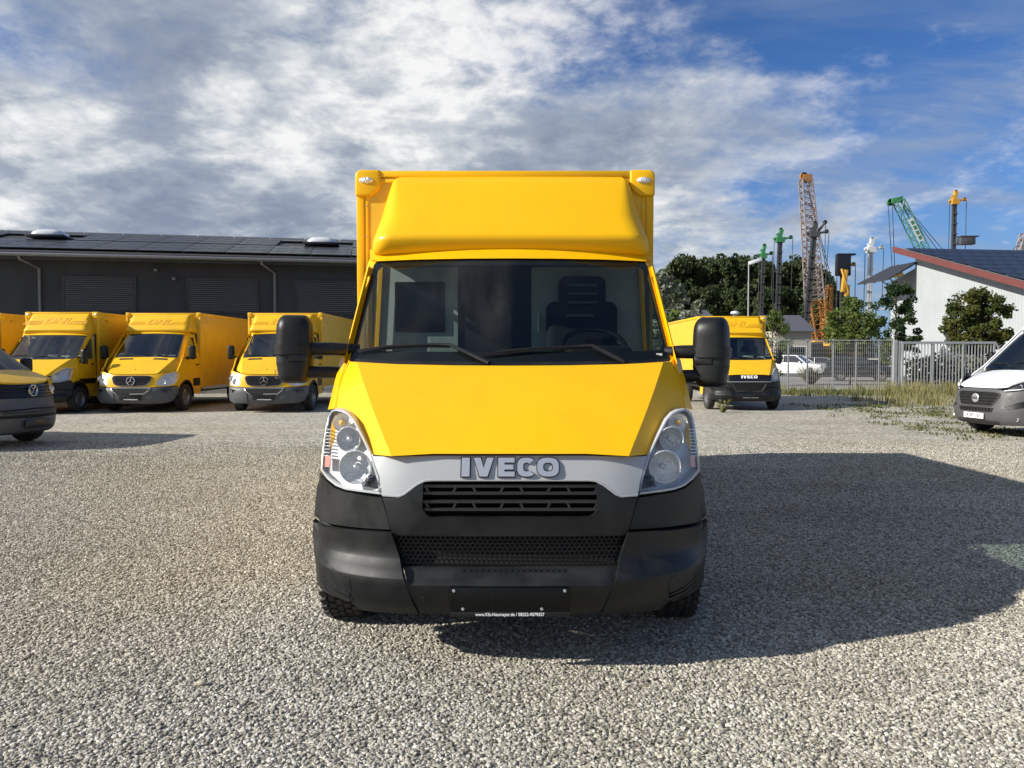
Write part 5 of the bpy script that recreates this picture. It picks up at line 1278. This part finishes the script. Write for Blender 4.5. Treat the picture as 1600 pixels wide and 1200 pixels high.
def rig(px, ptop, pbot, d, head, wid, label, lean=0, extra=None, cat='drilling rig', mast='rig_steel'):
    mw = wid * .68 / F * d; top = W(px, ptop, d); T = thing('drilling_rig', label, cat, (top.x, d, 0))
    h = top.z; w = wid / F * d
    undercarriage(T, lean * -1, d, head)
    m = MB(); hh = 1.9
    for s in (-1, 1): m.tube([(-lean + s * mw * .28, 0, 2), (s * mw * .28, 0, h - hh)], mw * .27, 4)
    m.tube([(-lean, .25, 2), (0, .25, h - hh)], mw * .35, 4)
    mm = m.build('mast', mast, T, smooth=0)
    m = MB(); z = 3.0
    while z < h - 3:
        k = (z - 2) / (h - 2); m.box((-lean * (1 - k), -.2, z), (mw * 1.08, .15, .16)); z += 1.3
    m.build('mast_clamps', mast, mm, smooth=0)
    m = MB(); m.box((0, 0, h - hh * .80), (w * 1.15, .8, hh * .34)); m.box((w * .05, 0, h - hh * .42), (w * .5, .5, hh * .62), Matrix.Rotation(R(14), 3, 'Y')); m.box((-w * .25, 0, h - hh * .5), (w * .3, .4, hh * .3), Matrix.Rotation(R(-30), 3, 'Y'))
    m.tube([(0, 0, h - hh * .8), (w * 1.6, 0, h - hh * .62)], w * .14, 6); m.tube([(-w * .9, 0, h - hh * .75), (0, 0, h - hh * .6)], w * .2, 6)
    m.lathe([(.24, -.12), (.26, 0), (.24, .12), (.05, .12), (.05, -.12)], (w * 1.5, 0, h - hh * .62), 'y', 14); m.lathe([(.22, -.12), (.24, 0), (.22, .12), (.05, .12), (.05, -.12)], (.1, 0, h - .2), 'y', 14)
    m.build('mast_head', head, T, smooth=30)
    m = MB()
    for xx, z1 in ((w * 1.75, h * .55), (-w * .85, 3)): m.tube([(xx, -.1, h - hh * .7), (xx - lean * .3, -.1, z1)], .045, 4)
    m.build('hoist_rope', 'rope', T, smooth=0)
    return T, h, w
rig(1193, 381, 545, 98, 'rig_green', 8, 'shorter dark drilling mast with green head, nearest the street lamp', .3)
rig(1219, 356, 545, 98, 'rig_green', 11, 'taller dark drilling mast with green head above the small beige building', .35)
T, h, w = rig(1272, 346, 545, 92, 'rig_steel', 13, 'thick all-dark mast standing in front of the lattice crane', 1.05)
m = MB(); m.tube([(0, 0, h - 1.9), (1.3, 0, h - .1)], .16, 6); m.lathe([(.25, -.1), (.25, .1), (.03, .1)], (1.3, 0, h - .1), 'y', 12); m.build('jib_arm', 'rig_steel', T)
m = MB(); m.tube([(1.35, 0, h - .2), (1.35, 0, h - 6)], .04, 4); m.build('hanging_rope', 'rope', T)
T, h, w = rig(1317, 397, 540, 90, 'rig_yellow', 11, 'black mast with boxy head and orange winch right of the lattice crane', 0)
m = MB(); m.box((-.1, -.3, h - 1.3), (1.55, .8, 2.5)); m.box((.2, -.3, h - .1), (2.1, .7, .22)); m.build('head_frame', 'gloss', T, bevel=.05)
m = MB(); m.box((-.1, -.75, h - 3.2), (.5, .5, 2.6), Matrix.Rotation(R(6), 3, 'Y')); m.box((.25, -.7, h - 4.3), (.5, .5, 1.3)); m.tube([(-.5, -.9, h - 1.8), (.35, -.9, h - 4.6)], .16, 6); m.build('winch', 'rig_yellow', T, bevel=.08)
m = MB(); m.tube([(1.5, -.2, h - 5.6), (1.5, -.2, h - 12)], .2, 8); m.box((1.0, -.2, h - 5.2), (1.2, .3, .4)); m.build('side_cylinder', 'rig_steel', T)
T, h, w = rig(1361, 371, 540, 94, 'rig_white', 11, 'slender white drilling mast left of the white warehouse', .3, mast='rig_white')
T, h, w = rig(1492, 297, 400, 100, 'rig_yellow', 10, 'dark mast with yellow head rising above the warehouse roof', .0)
m = MB(); m.box((1.5, -.2, h - 6.6), (1.9, .9, .9)); m.box((1.7, -.2, h - 6.0), (2.4, 1.0, .15)); m.build('platform', 'rig_steel', T, bevel=.05)

def lattice_crane():
    d = 108; tip, knee, foot = W(1259, 281, d), W(1273, 470, d), W(1280, 545, d)
    T = thing('lattice_crane', 'tall leaning lattice crane boom, pale above and orange at its foot', 'crane', (foot.x, d, 0))
    o = foot.copy(); o.z = 0
    a = knee - o; b = tip - o; a.y = b.y = 0
    m = MB(); lattice(m, a, b, 2.0, 1.35, 20, .12, .07); m.build('boom', 'rig_grey', T, smooth=0)
    m = MB(); lattice(m, (.2, 0, 2.6), a + Vector((0, 0, .0)), 1.3, 2.0, 6, .13, .07); m.build('boom_foot', 'rig_orange', T, smooth=0)
    m = MB(); lattice(m, (.9, .6, 2.5), (1.6, .6, 11.5), 1.5, .6, 6, .12, .06); lattice(m, (3.0, .6, 2.5), (1.6, .6, 8.5), 1.0, .6, 4, .1, .06); m.build('a_frame', 'rig_orange', T, smooth=0)
    m = MB(); m.box((b.x + .1, 0, b.z + .2), (1.3, .9, 1.0)); m.lathe([(.5, -.3), (.5, .3), (.05, .3)], (b.x - .3, 0, b.z + .5), 'y', 14); m.build('boom_head', 'rig_orange', T)
    m = MB(); m.tube([b, (2.2, .6, 11.0)], .05, 4); m.tube([b + Vector((.5, 0, -2)), (3.4, .6, 5)], .05, 4); m.build('pendant_rope', 'rope', T)
    undercarriage(T, 1.0, d, 'rig_yellow')
    m = MB(); m.box((-.6, -1.2, 2.4), (1.7, 1.4, 2.6)); m.box((.8, -1.4, 1.6), (2.4, 1.2, 1.4)); m.build('operator_housing', 'rig_yellow', T, bevel=.1)
lattice_crane()
def green_crane():
    d = 112; tip, low = W(1404, 314, d), W(1447, 405, d); o = Vector((low.x + 6, d, 0))
    T = thing('lattice_crane', 'green lattice crane boom leaning left above the warehouse roof', 'crane', o)
    b = tip - o; b.y = 0; a = Vector((1.0, 0, 2.5))
    k = (b.z - a.z); mid = a + (b - a) * .58
    m = MB(); lattice(m, a, b, 1.5, 1.2, 17, .10, .05); m.build('boom', 'rig_teal', T, smooth=0)
    m = MB(); m.box((b.x - .3, 0, b.z + .1), (1.7, .8, .8), Matrix.Rotation(R(-12), 3, 'Y')); m.lathe([(.5, -.3), (.5, .3), (.05, .3)], (b.x - 1.2, 0, b.z - .2), 'y', 14); m.build('boom_head', 'rig_green', T, bevel=.1)
    t = (b - a).normalized(); c = a + (b - a) * .80; rot = Matrix.Rotation(math.atan2(t.x, t.z), 3, 'Y')
    m = MB(); m.box(c + Vector((0, -.75, 0)), (.75, .06, 3.6), rot); m.build('boom_sign', 'rig_white', T)
    m = MB()
    for i in range(4): m.box(c + Vector((0, -.80, 0)) + rot @ Vector((0, 0, -1.2 + i * .8)), (.42, .03, .5), rot)
    m.build('sign_letters', 'rig_green', T, smooth=0)
    hk = W(1396, 424, d) - o
    m = MB()
    for dx in (-.9, .0): m.tube([(b.x - 1.2 + dx * .7 + .3, 0, b.z - .3), (hk.x + dx * .4 + .2, 0, hk.z)], .05, 4)
    m.build('hoist_rope', 'rope', T)
    m = MB(); m.box((hk.x + .5, 0, hk.z), (1.3, .5, 1.7), Matrix.Rotation(R(-25), 3, 'Y')); m.build('hook_block', 'rig_yellow', T, bevel=.1)
    m = MB()
    for e in ((7, 0, b.z - 12), (9, 0, b.z - 14)): m.tube([b + Vector((.4, 0, 0)), Vector((a.x + e[0] - 4, 0, 6))], .045, 4)
    m.build('pendant_rope', 'rope', T)
    undercarriage(T, 1.5, d, 'rig_green')
green_crane()
def edge_crane():
    d = 112; b0 = W(1592, 386, d); o = Vector((b0.x + 3, d, 0)); T = thing('lattice_crane', 'pale lattice boom end just showing at the right edge above the roof', 'crane', o)
    b = W(1604, 366, d) - o; b.y = 0; a = b0 - o; a.y = 0
    m = MB(); lattice(m, (-6, 0, 3), b, 1.3, 1.1, 18, .14, .08); m.build('boom', 'rig_grey', T, smooth=0)
    m = MB(); m.tube([b, W(1582, 392, d) - o], .05, 4); m.build('pendant_rope', 'rope', T)
    undercarriage(T, -5, d, 'rig_yellow')
edge_crane()

# ---------------------------------------------------------------- cars in the lot behind the fence
M['car_white'] = mat('white_car_paint', (.75, .76, .77), .25, coat=.6)
M['car_grey'] = mat('grey_car_paint', (.16, .17, .18), .25, coat=.6)
M['car_rim'] = mat('dull_rim', (.16, .16, .165), .5, metal=.5)
M['car_black'] = mat('black_car_paint', (.010, .011, .013), .2, coat=.7)
def car(label, paint, loc, rz, L_=4.6, Wd=1.85, H=1.65, kind='suv', group='cars parked in the lot behind the fence'):
    T = thing('parked_car', label, 'car', loc, rz, group)
    w = Wd / 2; hood = .98 if kind == 'suv' else .90; belt = hood + .04
    prof = [(.0, .45), (.02, .68), (.12, hood - .10), (1.0, hood), (1.25, belt), (L_ - .35, belt + .04), (L_ - .05, belt - .12), (L_, .6)]
    rows = []
    for y, z in prof:
        t = min(1, min(y, L_ - y) / .6); ww = w * (.80 + .20 * math.sin(t * math.pi / 2))
        rows.append([(-ww * .94, y, .26), (-ww, y, .42), (-ww, y, min(z - .06, .75)), (-ww * .93, y, z), (0, y, z + .03), (ww * .93, y, z), (ww, y, min(z - .06, .75)), (ww, y, .42), (ww * .94, y, .26)])
    m = MB(); m.sheet(rows); n = 9; m.f += [tuple(range(n)), tuple(range(len(m.v) - n, len(m.v)))]
    m.build('body', paint, T, smooth=40)
    yb = 1.2; yr0, yr1 = yb + .75, (L_ - .75 if kind == 'suv' else L_ - 1.0); ye = L_ - .15
    B = [(-w * .90, yb, belt), (w * .90, yb, belt), (w * .90, ye, belt + .04), (-w * .90, ye, belt + .04)]
    Tt = [(-w * .70, yr0, H - .06), (w * .70, yr0, H - .06), (w * .70, yr1, H - .04), (-w * .70, yr1, H - .04)]
    MB().add([B[0], B[1], Tt[1], Tt[0]], [(0, 1, 2, 3)]).build('windscreen', 'sideglass2', T, smooth=0)
    MB().add([B[1], B[2], Tt[2], Tt[1]], [(0, 1, 2, 3)]).build('side_window', 'sideglass2', T, smooth=0)
    MB().add([B[3], B[0], Tt[0], Tt[3]], [(0, 1, 2, 3)]).build('side_window', 'sideglass2', T, smooth=0)
    MB().add([B[2], B[3], Tt[3], Tt[2]], [(0, 1, 2, 3)]).build('rear_window', 'sideglass2', T, smooth=0)
    m = MB(); r1 = [(-w * .71, yr0 - .04, H - .07), (w * .71, yr0 - .04, H - .07), (w * .71, yr1 + .05, H - .05), (-w * .71, yr1 + .05, H - .05)]
    m.add(r1 + [(x * .9, y + (.12 if y < 3 else -.1), H) for x, y, z in r1], [(4, 5, 6, 7), (0, 1, 5, 4), (1, 2, 6, 5), (2, 3, 7, 6), (3, 0, 4, 7)]); m.build('roof', paint, T, smooth=50)
    for s in (-1, 1):
        i0, i1 = (0, 3) if s < 0 else (1, 2)
        m = MB(); m.tube([B[i0], Tt[i0]], .045, 5); m.tube([B[i1], Tt[i1]], .06, 5)
        mid = yb + (ye - yb) * .5; m.tube([(s * w * .90, mid, belt), (s * w * .71, mid, H - .05)], .035, 5); m.build('pillars', paint, T)
        m = MB(); m.box((s * w * .72, .16, hood - .2), (.32, .2, .13)); m.build('headlight', 'housing', T, bevel=.03)
        m = MB(); m.box((s * (w + .08), yb + .35, belt + .08), (.16, .1, .12)); m.build('mirror', paint, T, bevel=.03)
        m = MB(); m.box((s * (w - .01), L_ * .52, belt - .14), (.02, .18, .03)); m.build('door_handle', 'chrome', T)
        for y in (.9, L_ - .95):
            wh = MB().lathe([(.2, -.1), (.33, -.1), (.345, -.06), (.345, .06), (.33, .1), (.2, .1)], (0, 0, 0), 'x', 20).build('wheel', 'tyre', T, loc=(s * (w - .09), y, .345))
            MB().lathe([(.22, s * .09), (.18, s * .05), (.05, s * .07), (.003, s * .07)], (0, 0, 0), 'x', 14).build('rim', 'car_rim', wh)
    m = MB(); m.box((0, -.005, .55), (w * 1.1, .06, .22)); m.build('grille', 'gloss', T, bevel=.02)
    return T
M['sideglass2'] = mat('car_glass', (.015, .018, .02), .05, coat=.5)
p = W(1252, 580, 57); car('white estate car seen through the wire fence beside the right box van', 'car_white', (p.x + 1.6, 56.5, 0), HD(.75, -.66), 4.7, 1.85, 1.62)
p = W(1312, 580, 63); car('grey saloon car parked behind the fence, middle of the lot', 'car_grey', (p.x + 1, 63, 0), HD(.9, -.42), 4.6, 1.8, 1.45, 'saloon')
p = W(1358, 595, 47); car('black hatchback parked behind the fence next to the gate post', 'car_black', (p.x + 1.4, 46.5, 0), HD(.93, -.36), 4.1, 1.78, 1.58)
p = W(1286, 580, 66); car('second grey car, farther back between the white car and the nearer grey car', 'car_grey', (p.x, 74, 0), HD(.9, -.42), 4.4, 1.8, 1.5, 'saloon')

# ---------------------------------------------------------------- trees, shrubs and weeds
def leafmat(name, c1, c2, scale=.6):
    m = bpy.data.materials.new(name); m.use_nodes = True; nt = m.node_tree; b = nt.nodes['Principled BSDF']; b.inputs['Roughness'].default_value = .65
    b.inputs['Specular IOR Level'].default_value = .25
    geo = N(nt, 'ShaderNodeNewGeometry'); n = N(nt, 'ShaderNodeTexNoise', i_Scale=scale, i_Detail=5); L(nt, geo.outputs['Position'], n.inputs['Vector'])
    col = mixc(nt, maprange(nt, n.outputs[0], .35, .65), c1, c2); L(nt, col, b.inputs['Base Color'])
    tr = N(nt, 'ShaderNodeBsdfTranslucent'); L(nt, col, tr.inputs[0]); mx = N(nt, 'ShaderNodeMixShader'); mx.inputs[0].default_value = .25
    out = nt.nodes['Material Output']; L(nt, b.outputs[0], mx.inputs[1]); L(nt, tr.outputs[0], mx.inputs[2]); L(nt, mx.outputs[0], out.inputs[0])
    return m
M['pine'] = leafmat('pine_needles', (.036, .060, .022), (.075, .095, .036), .5)
M['pale'] = leafmat('silvery_leaves', (.13, .16, .10), (.24, .26, .19))
M['maple'] = leafmat('maple_leaves', (.045, .07, .015), (.10, .10, .022), .9)
M['sparse'] = leafmat('dark_broad_leaves', (.020, .045, .014), (.045, .075, .02), .8)
M['willow'] = leafmat('willow_leaves', (.07, .11, .02), (.13, .17, .04), .8)
M['hedgeleaf'] = leafmat('hedge_leaves', (.10, .11, .07), (.17, .165, .11), 1)
M['beigestone'] = mat('beige_stone', (.46, .40, .31), .8, var=.2, vscale=60)
M['bark'] = mat('bark', (.09, .07, .05), .9, var=.3)
M['dry'] = leafmat('dry_stems', (.13, .12, .08), (.24, .21, .13), 2)
M['grass'] = leafmat('tall_dry_grass', (.14, .145, .05), (.30, .26, .12), 1.3)
M['weed'] = leafmat('green_weeds', (.06, .085, .022), (.17, .165, .06), 1.5)
def leafquad(m, c, s, rng, up=.3, asp=1.5):
    n = Vector((rng.gauss(0, 1), rng.gauss(0, 1), rng.gauss(0, 1) + up)).normalized()
    a = n.orthogonal().normalized(); a = Matrix.Rotation(rng.uniform(0, 6.28), 3, n) @ a; b = n.cross(a)
    a = a * s * asp * .5; b = b * s * .5; o = len(m.v)
    m.v += [tuple(c - a), tuple(c + b * .9), tuple(c + a), tuple(c - b * .9)]; m.f.append((o, o + 1, o + 2, o + 3))
def tree_mesh(seed, H, base, rad, nc, nl, ls, shape='round', cr_=.28, trunk_r=.16):
    rng = random.Random(seed); crown, wood = MB(), MB()
    lean = Vector((rng.uniform(-.04, .04), rng.uniform(-.04, .04), 1)) * H
    wood.tube([(0, 0, 0), lean * .4, lean * .75, lean * .97], [trunk_r, trunk_r * .75, trunk_r * .45, trunk_r * .1], 7)
    for _ in range(nc):
        t = rng.random()
        if shape == 'pine': z = base + (H - base) * t ** .8; r = rad * (1.05 - .72 * ((z - base) / (H - base)) ** 1.5)
        elif shape == 'column': z = base + (H - base) * t; r = rad * math.sin(math.pi * min(1, .15 + .85 * t)) ** .7
        else: z = base + (H - base) * t; r = rad * math.sqrt(max(.05, 1 - (2 * t - .85) ** 2 / 1.4))
        a = rng.uniform(0, 6.283); q = math.sqrt(rng.random()) * .95
        c = Vector((r * q * math.cos(a), r * q * math.sin(a), z)) + Vector((lean.x, lean.y, 0)) * (z / H)
        s0 = lean * min(.9, max(.15, (z - rad * .5) / H))
        wood.tube([s0, s0.lerp(c, .6) + Vector((0, 0, .06 * rad)), c], [trunk_r * .3, trunk_r * .18, trunk_r * .06], 4, False)
        cs = rad * cr_ * rng.uniform(.6, 1.25)
        for _ in range(nl):
            d = Vector((rng.gauss(0, 1), rng.gauss(0, 1), rng.gauss(0, .75))); d = d.normalized() * cs * rng.random() ** .45
            leafquad(crown, c + d, ls * rng.uniform(.6, 1.4), rng)
    return crown, wood
def plant(name, label, cat, loc, crown, wood, lm, group=None, rz=0, sc=1):
    T = thing(name, label, cat, loc, rz, group, sc)
    crown.build('crown', lm, T, smooth=0); wood.build('trunk', 'bark', T)
    return T
# the wood behind the yard
WOOD = 'pine trees of the wood behind the yard'
protos = []
FL = 'dark pine tree, one of the wood whose crowns merge behind the cranes'
for s in range(4):
    c_, w_ = tree_mesh(40 + s, 17, 1.5, (4.2, 3.4, 4.8, 3.8)[s], 50, 85, .50, 'pine', .30, .28)
    protos.append((c_, w_))
spots = [(1030, 436), (1044, 416), (1060, 408), (1076, 403), (1092, 409), (1107, 412), (1121, 408), (1136, 405), (1151, 402), (1166, 404), (1180, 409), (1196, 412), (1211, 416), (1226, 413), (1242, 409), (1257, 411), (1270, 418), (1281, 426), (1290, 438), (1298, 456)]
front = [(1037, 452), (1064, 446), (1088, 455), (1112, 448), (1140, 452), (1168, 446), (1196, 455), (1224, 450), (1252, 452), (1276, 462), (1300, 486)]
roots = {}
LB = ['pine at the far left of the wood, top hidden by the silvery tree', 'pine with its crown just right of the big van roof corner', 'second tall pine right of the big van, in the back row', 'tall dark pine, highest crown left of the lamp, above the right van mirror', 'pine top in the skyline right of that highest left crown', 'pine filling the shallow dip in the wood skyline, left part', 'pine with rounded top midway between big van and street lamp', 'back-row pine a little left of the street lamp', 'tall pine just left of the street lamp pole', 'pine whose crown touches the street lamp pole', 'pine right behind the flat street lamp head', 'pine behind the shorter green-headed mast', 'pine between the two green-headed masts', 'pine behind the taller green-headed mast', 'pine just right of the taller green-headed mast', 'pine halfway from the taller green-headed mast to the all-dark mast', 'pine directly left of the all-dark mast', 'pine behind the all-dark mast and lattice boom', 'pine right of the lattice boom, lower than its neighbours', 'last low back-row pine at the right end of the wood', 'nearer pine at the wood left end, beneath the silvery tree', 'nearer pine below the tallest left crowns, above the right van', 'nearer pine above the silvery bush tree', 'nearer pine standing right of the silvery bush tree', 'nearer pine above the short rounded lamp', 'nearer pine just left of the street lamp pole, lower row', 'nearer pine behind the foot of the shorter green-headed mast', 'nearer pine beside the foot of the taller green-headed mast', 'nearer pine above the small beige building roof', 'nearer pine behind the orange foot of the lattice boom', 'lowest nearer pine, at the right end of the wood by the orange boom foot']
k = 0
for row, d0 in ((spots, 138), (front, 122)):
    for px, py in row:
        i = k % 4; d = d0 + random.uniform(-4, 4); p = W(px, py, d); sc = p.z / 17.2
        if i not in roots:
            T = plant('pine_tree', FL, 'tree', (p.x, d, 0), protos[i][0], protos[i][1], 'pine', WOOD, random.uniform(0, 6), sc); roots[i] = T
        else: T = dup(roots[i], (p.x, d, 0), random.uniform(0, 6), None, sc)
        T['label'] = LB[k]
        T.scale = (sc * random.uniform(.85, 1.05), sc * .95, sc)
        k += 1
def small_tree(name, label, px, ptop, d, H0, base, rad, nc, nl, ls, shape, lm, seed, cr_=.28, tr=.07, cat='tree'):
    p = W(px, ptop, d); sc = p.z / H0
    c_, w_ = tree_mesh(seed, H0, base, rad, nc, nl, ls, shape, cr_, tr)
    return plant(name, label, cat, (p.x, d, 0), c_, w_, lm, None, 0, sc)
small_tree('willow_tree', 'silvery tree at the left end of the wood, beside the big van', 1036, 432, 72, 9, 1, 2.6, 46, 60, .28, 'round', 'pale', 3, .26, .12)
small_tree('willow_tree', 'smaller silvery bush tree above the right box van', 1092, 474, 62, 6, .6, 1.7, 26, 50, .25, 'column', 'pale', 4, .3, .08)
small_tree('young_tree', 'small green tree touching the right box van\'s roof corner', 1207, 486, 40, 4.2, .6, 1.0, 40, 80, .09, 'column', 'willow', 5, .34, .05)
small_tree('willow_tree', 'feathery light green shrub tree in front of the white mast', 1330, 466, 41, 4.6, 1.9, 1.35, 90, 90, .105, 'column', 'willow', 6, .27, .05)
small_tree('young_tree', 'sparse dark tree with gaps, left of the warehouse wall', 1405, 446, 54, 6.4, 1.7, 1.75, 64, 90, .15, 'round', 'sparse', 14, .2, .07)
small_tree('maple_tree', 'round maple tree before the warehouse wall, above the gate', 1534, 457, 46, 5.4, 1.9, 1.95, 110, 100, .135, 'round', 'maple', 8, .22, .08)
small_tree('hedge_bush', 'low yellow-green bush behind the fence left of the gate post', 1394, 532, 40, 2.4, 1.0, .6, 16, 40, .12, 'round', 'willow', 9, .35, .03, 'bush')
small_tree('hedge_bush', 'green bush at the far end of the lot, left of the small beige building', 1060, 488, 66, 5.0, .3, 2.2, 20, 50, .3, 'round', 'willow', 19, .35, .05, 'bush')

def blades(name, pts, hmin, hmax, lm, seed, w=.012, spread=.35):
    rng = random.Random(seed); m = MB()
    for x, y in pts:
        h = rng.uniform(hmin, hmax); a = rng.uniform(0, 6.28); t = rng.uniform(.1, spread) * h
        dx, dy = math.cos(a), math.sin(a); o = len(m.v); ww = w * rng.uniform(.6, 1.5)
        m.v += [(x - dy * ww, y + dx * ww, 0), (x + dy * ww, y - dx * ww, 0), (x + dx * t * .4 + dy * ww * .6, y + dy * t * .4 - dx * ww * .6, h * .6), (x + dx * t * .4 - dy * ww * .6, y + dy * t * .4 + dx * ww * .6, h * .6), (x + dx * t, y + dy * t, h)]
        m.f += [(o, o + 1, o + 2, o + 3), (o + 3, o + 2, o + 4)]
    o = m.build(name, lm, smooth=0); o['kind'] = 'stuff'; return o
rng = random.Random(11)
def clumps(n, per, fx, fy, sig):
    out = []
    for _ in range(n):
        cx, cy = fx(), fy()
        out += [(rng.gauss(cx, sig), rng.gauss(cy, sig * 1.2)) for _ in range(per)]
    return out
def wedge(n, per, d0, d1, u0, u1, sig):
    out = []
    for _ in range(n):
        dd = rng.uniform(d0, d1); cx = dd * rng.triangular(u0, u1, u0 * .4 + u1 * .6)
        out += [(rng.gauss(cx, sig), rng.gauss(dd, sig * 1.2)) for _ in range(per)]
    return out
blades('tall_dry_grass', wedge(95, 22, 29.0, 33.0, .43, .66, .17), .12, .66, 'grass', 1)
blades('tall_dry_grass', wedge(85, 18, 23.5, 29.5, .43, .62, .2), .05, .34, 'grass', 6)
blades('tall_green_grass', clumps(150, 22, lambda: rng.uniform(9.5, 18), lambda: rng.uniform(29.5, 33.4), .2), .06, .26, 'weed', 2)
blades('gravel_weeds', clumps(170, 16, lambda: rng.triangular(8.2, 15, 11.5), lambda: rng.uniform(18.8, 24.5), .16), .02, .075, 'weed', 3, .014, 1.6)
blades('gravel_weeds', clumps(70, 16, lambda: rng.uniform(8.3, 10.5), lambda: rng.uniform(14.0, 18.0), .12), .02, .07, 'weed', 4, .012, 1.6)
blades('fence_foot_grass', clumps(80, 14, lambda: rng.uniform(9.5, 24), lambda: rng.uniform(33.4, 36.5), .25), .1, .35, 'grass', 5)
def tuft(name, label, cat, loc, n, h, sp, lm, seed, leaves=False):
    r_ = random.Random(seed); m = MB()
    for _ in range(n):
        a = r_.uniform(0, 6.28); q = r_.uniform(.1, 1) * sp; hh = h * r_.uniform(.5, 1)
        tip = Vector((q * math.cos(a), q * math.sin(a), hh)); b = tip * .15; b.z = 0; mid = b.lerp(tip, .55) + Vector((0, 0, hh * .12))
        m.tube([b, mid, tip], [.008, .006, .003], 3, False)
        if leaves:
            for k in range(7): leafquad(m, b.lerp(mid, k / 7) if k < 4 else mid.lerp(tip, (k - 3) / 4), .07, r_)
    o = m.build(name, lm, smooth=0, loc=loc); tag(o, label, cat); return o
p = W(1266, 603, 41.5); tuft('dry_bush', 'grey-brown dry bush behind the wire fence before the white car', 'bush', (p.x, 41.5, 0), 420, 1.05, .95, 'dry', 3)
p = W(1125, 640, 21.3); tuft('weed_plant', 'small leafy weed at the front left wheel of the right box van', 'weed', (p.x, 21.0, 0), 14, .38, .25, 'weed', 5, True)

# clipped hedge along the warehouse plot, seen through the gate bars
hg = MB(); rng = random.Random(21)
for _ in range(4200):
    t = rng.random(); c_ = Vector((21.4 + 12 * t, 41.5 + 1.2 * t + rng.gauss(0, .28), abs(rng.uniform(.05, 1.45) + rng.gauss(0, .08)))); leafquad(hg, c_, .17 * rng.uniform(.6, 1.4), rng)
for k in range(14): hg.tube([(21.5 + k * .85, 41.9, 0), (21.5 + k * .85, 41.9, 1.1)], .03, 4)
tag(hg.build('hedge', 'hedgeleaf', smooth=0), 'dusty grey-green hedge behind the sliding gate bars', 'hedge')
p = W(316, 1124, 3.55)
st = MB(); r_ = random.Random(4); rows = []
for i in range(7):
    ph = math.pi * i / 6; rows.append([(.024 * math.sin(ph) * math.cos(t) * (1 + .12 * math.sin(2 * t + i)), .017 * math.sin(ph) * math.sin(t), .013 * math.cos(ph) + .017) for t in [2 * math.pi * j / 12 for j in range(12)]])
st.sheet(rows, True); tag(st.build('stone', 'beigestone', loc=(p.x, p.y, 0), smooth=60), 'smooth beige stone larger than the gravel around it, lower left foreground', 'stone')
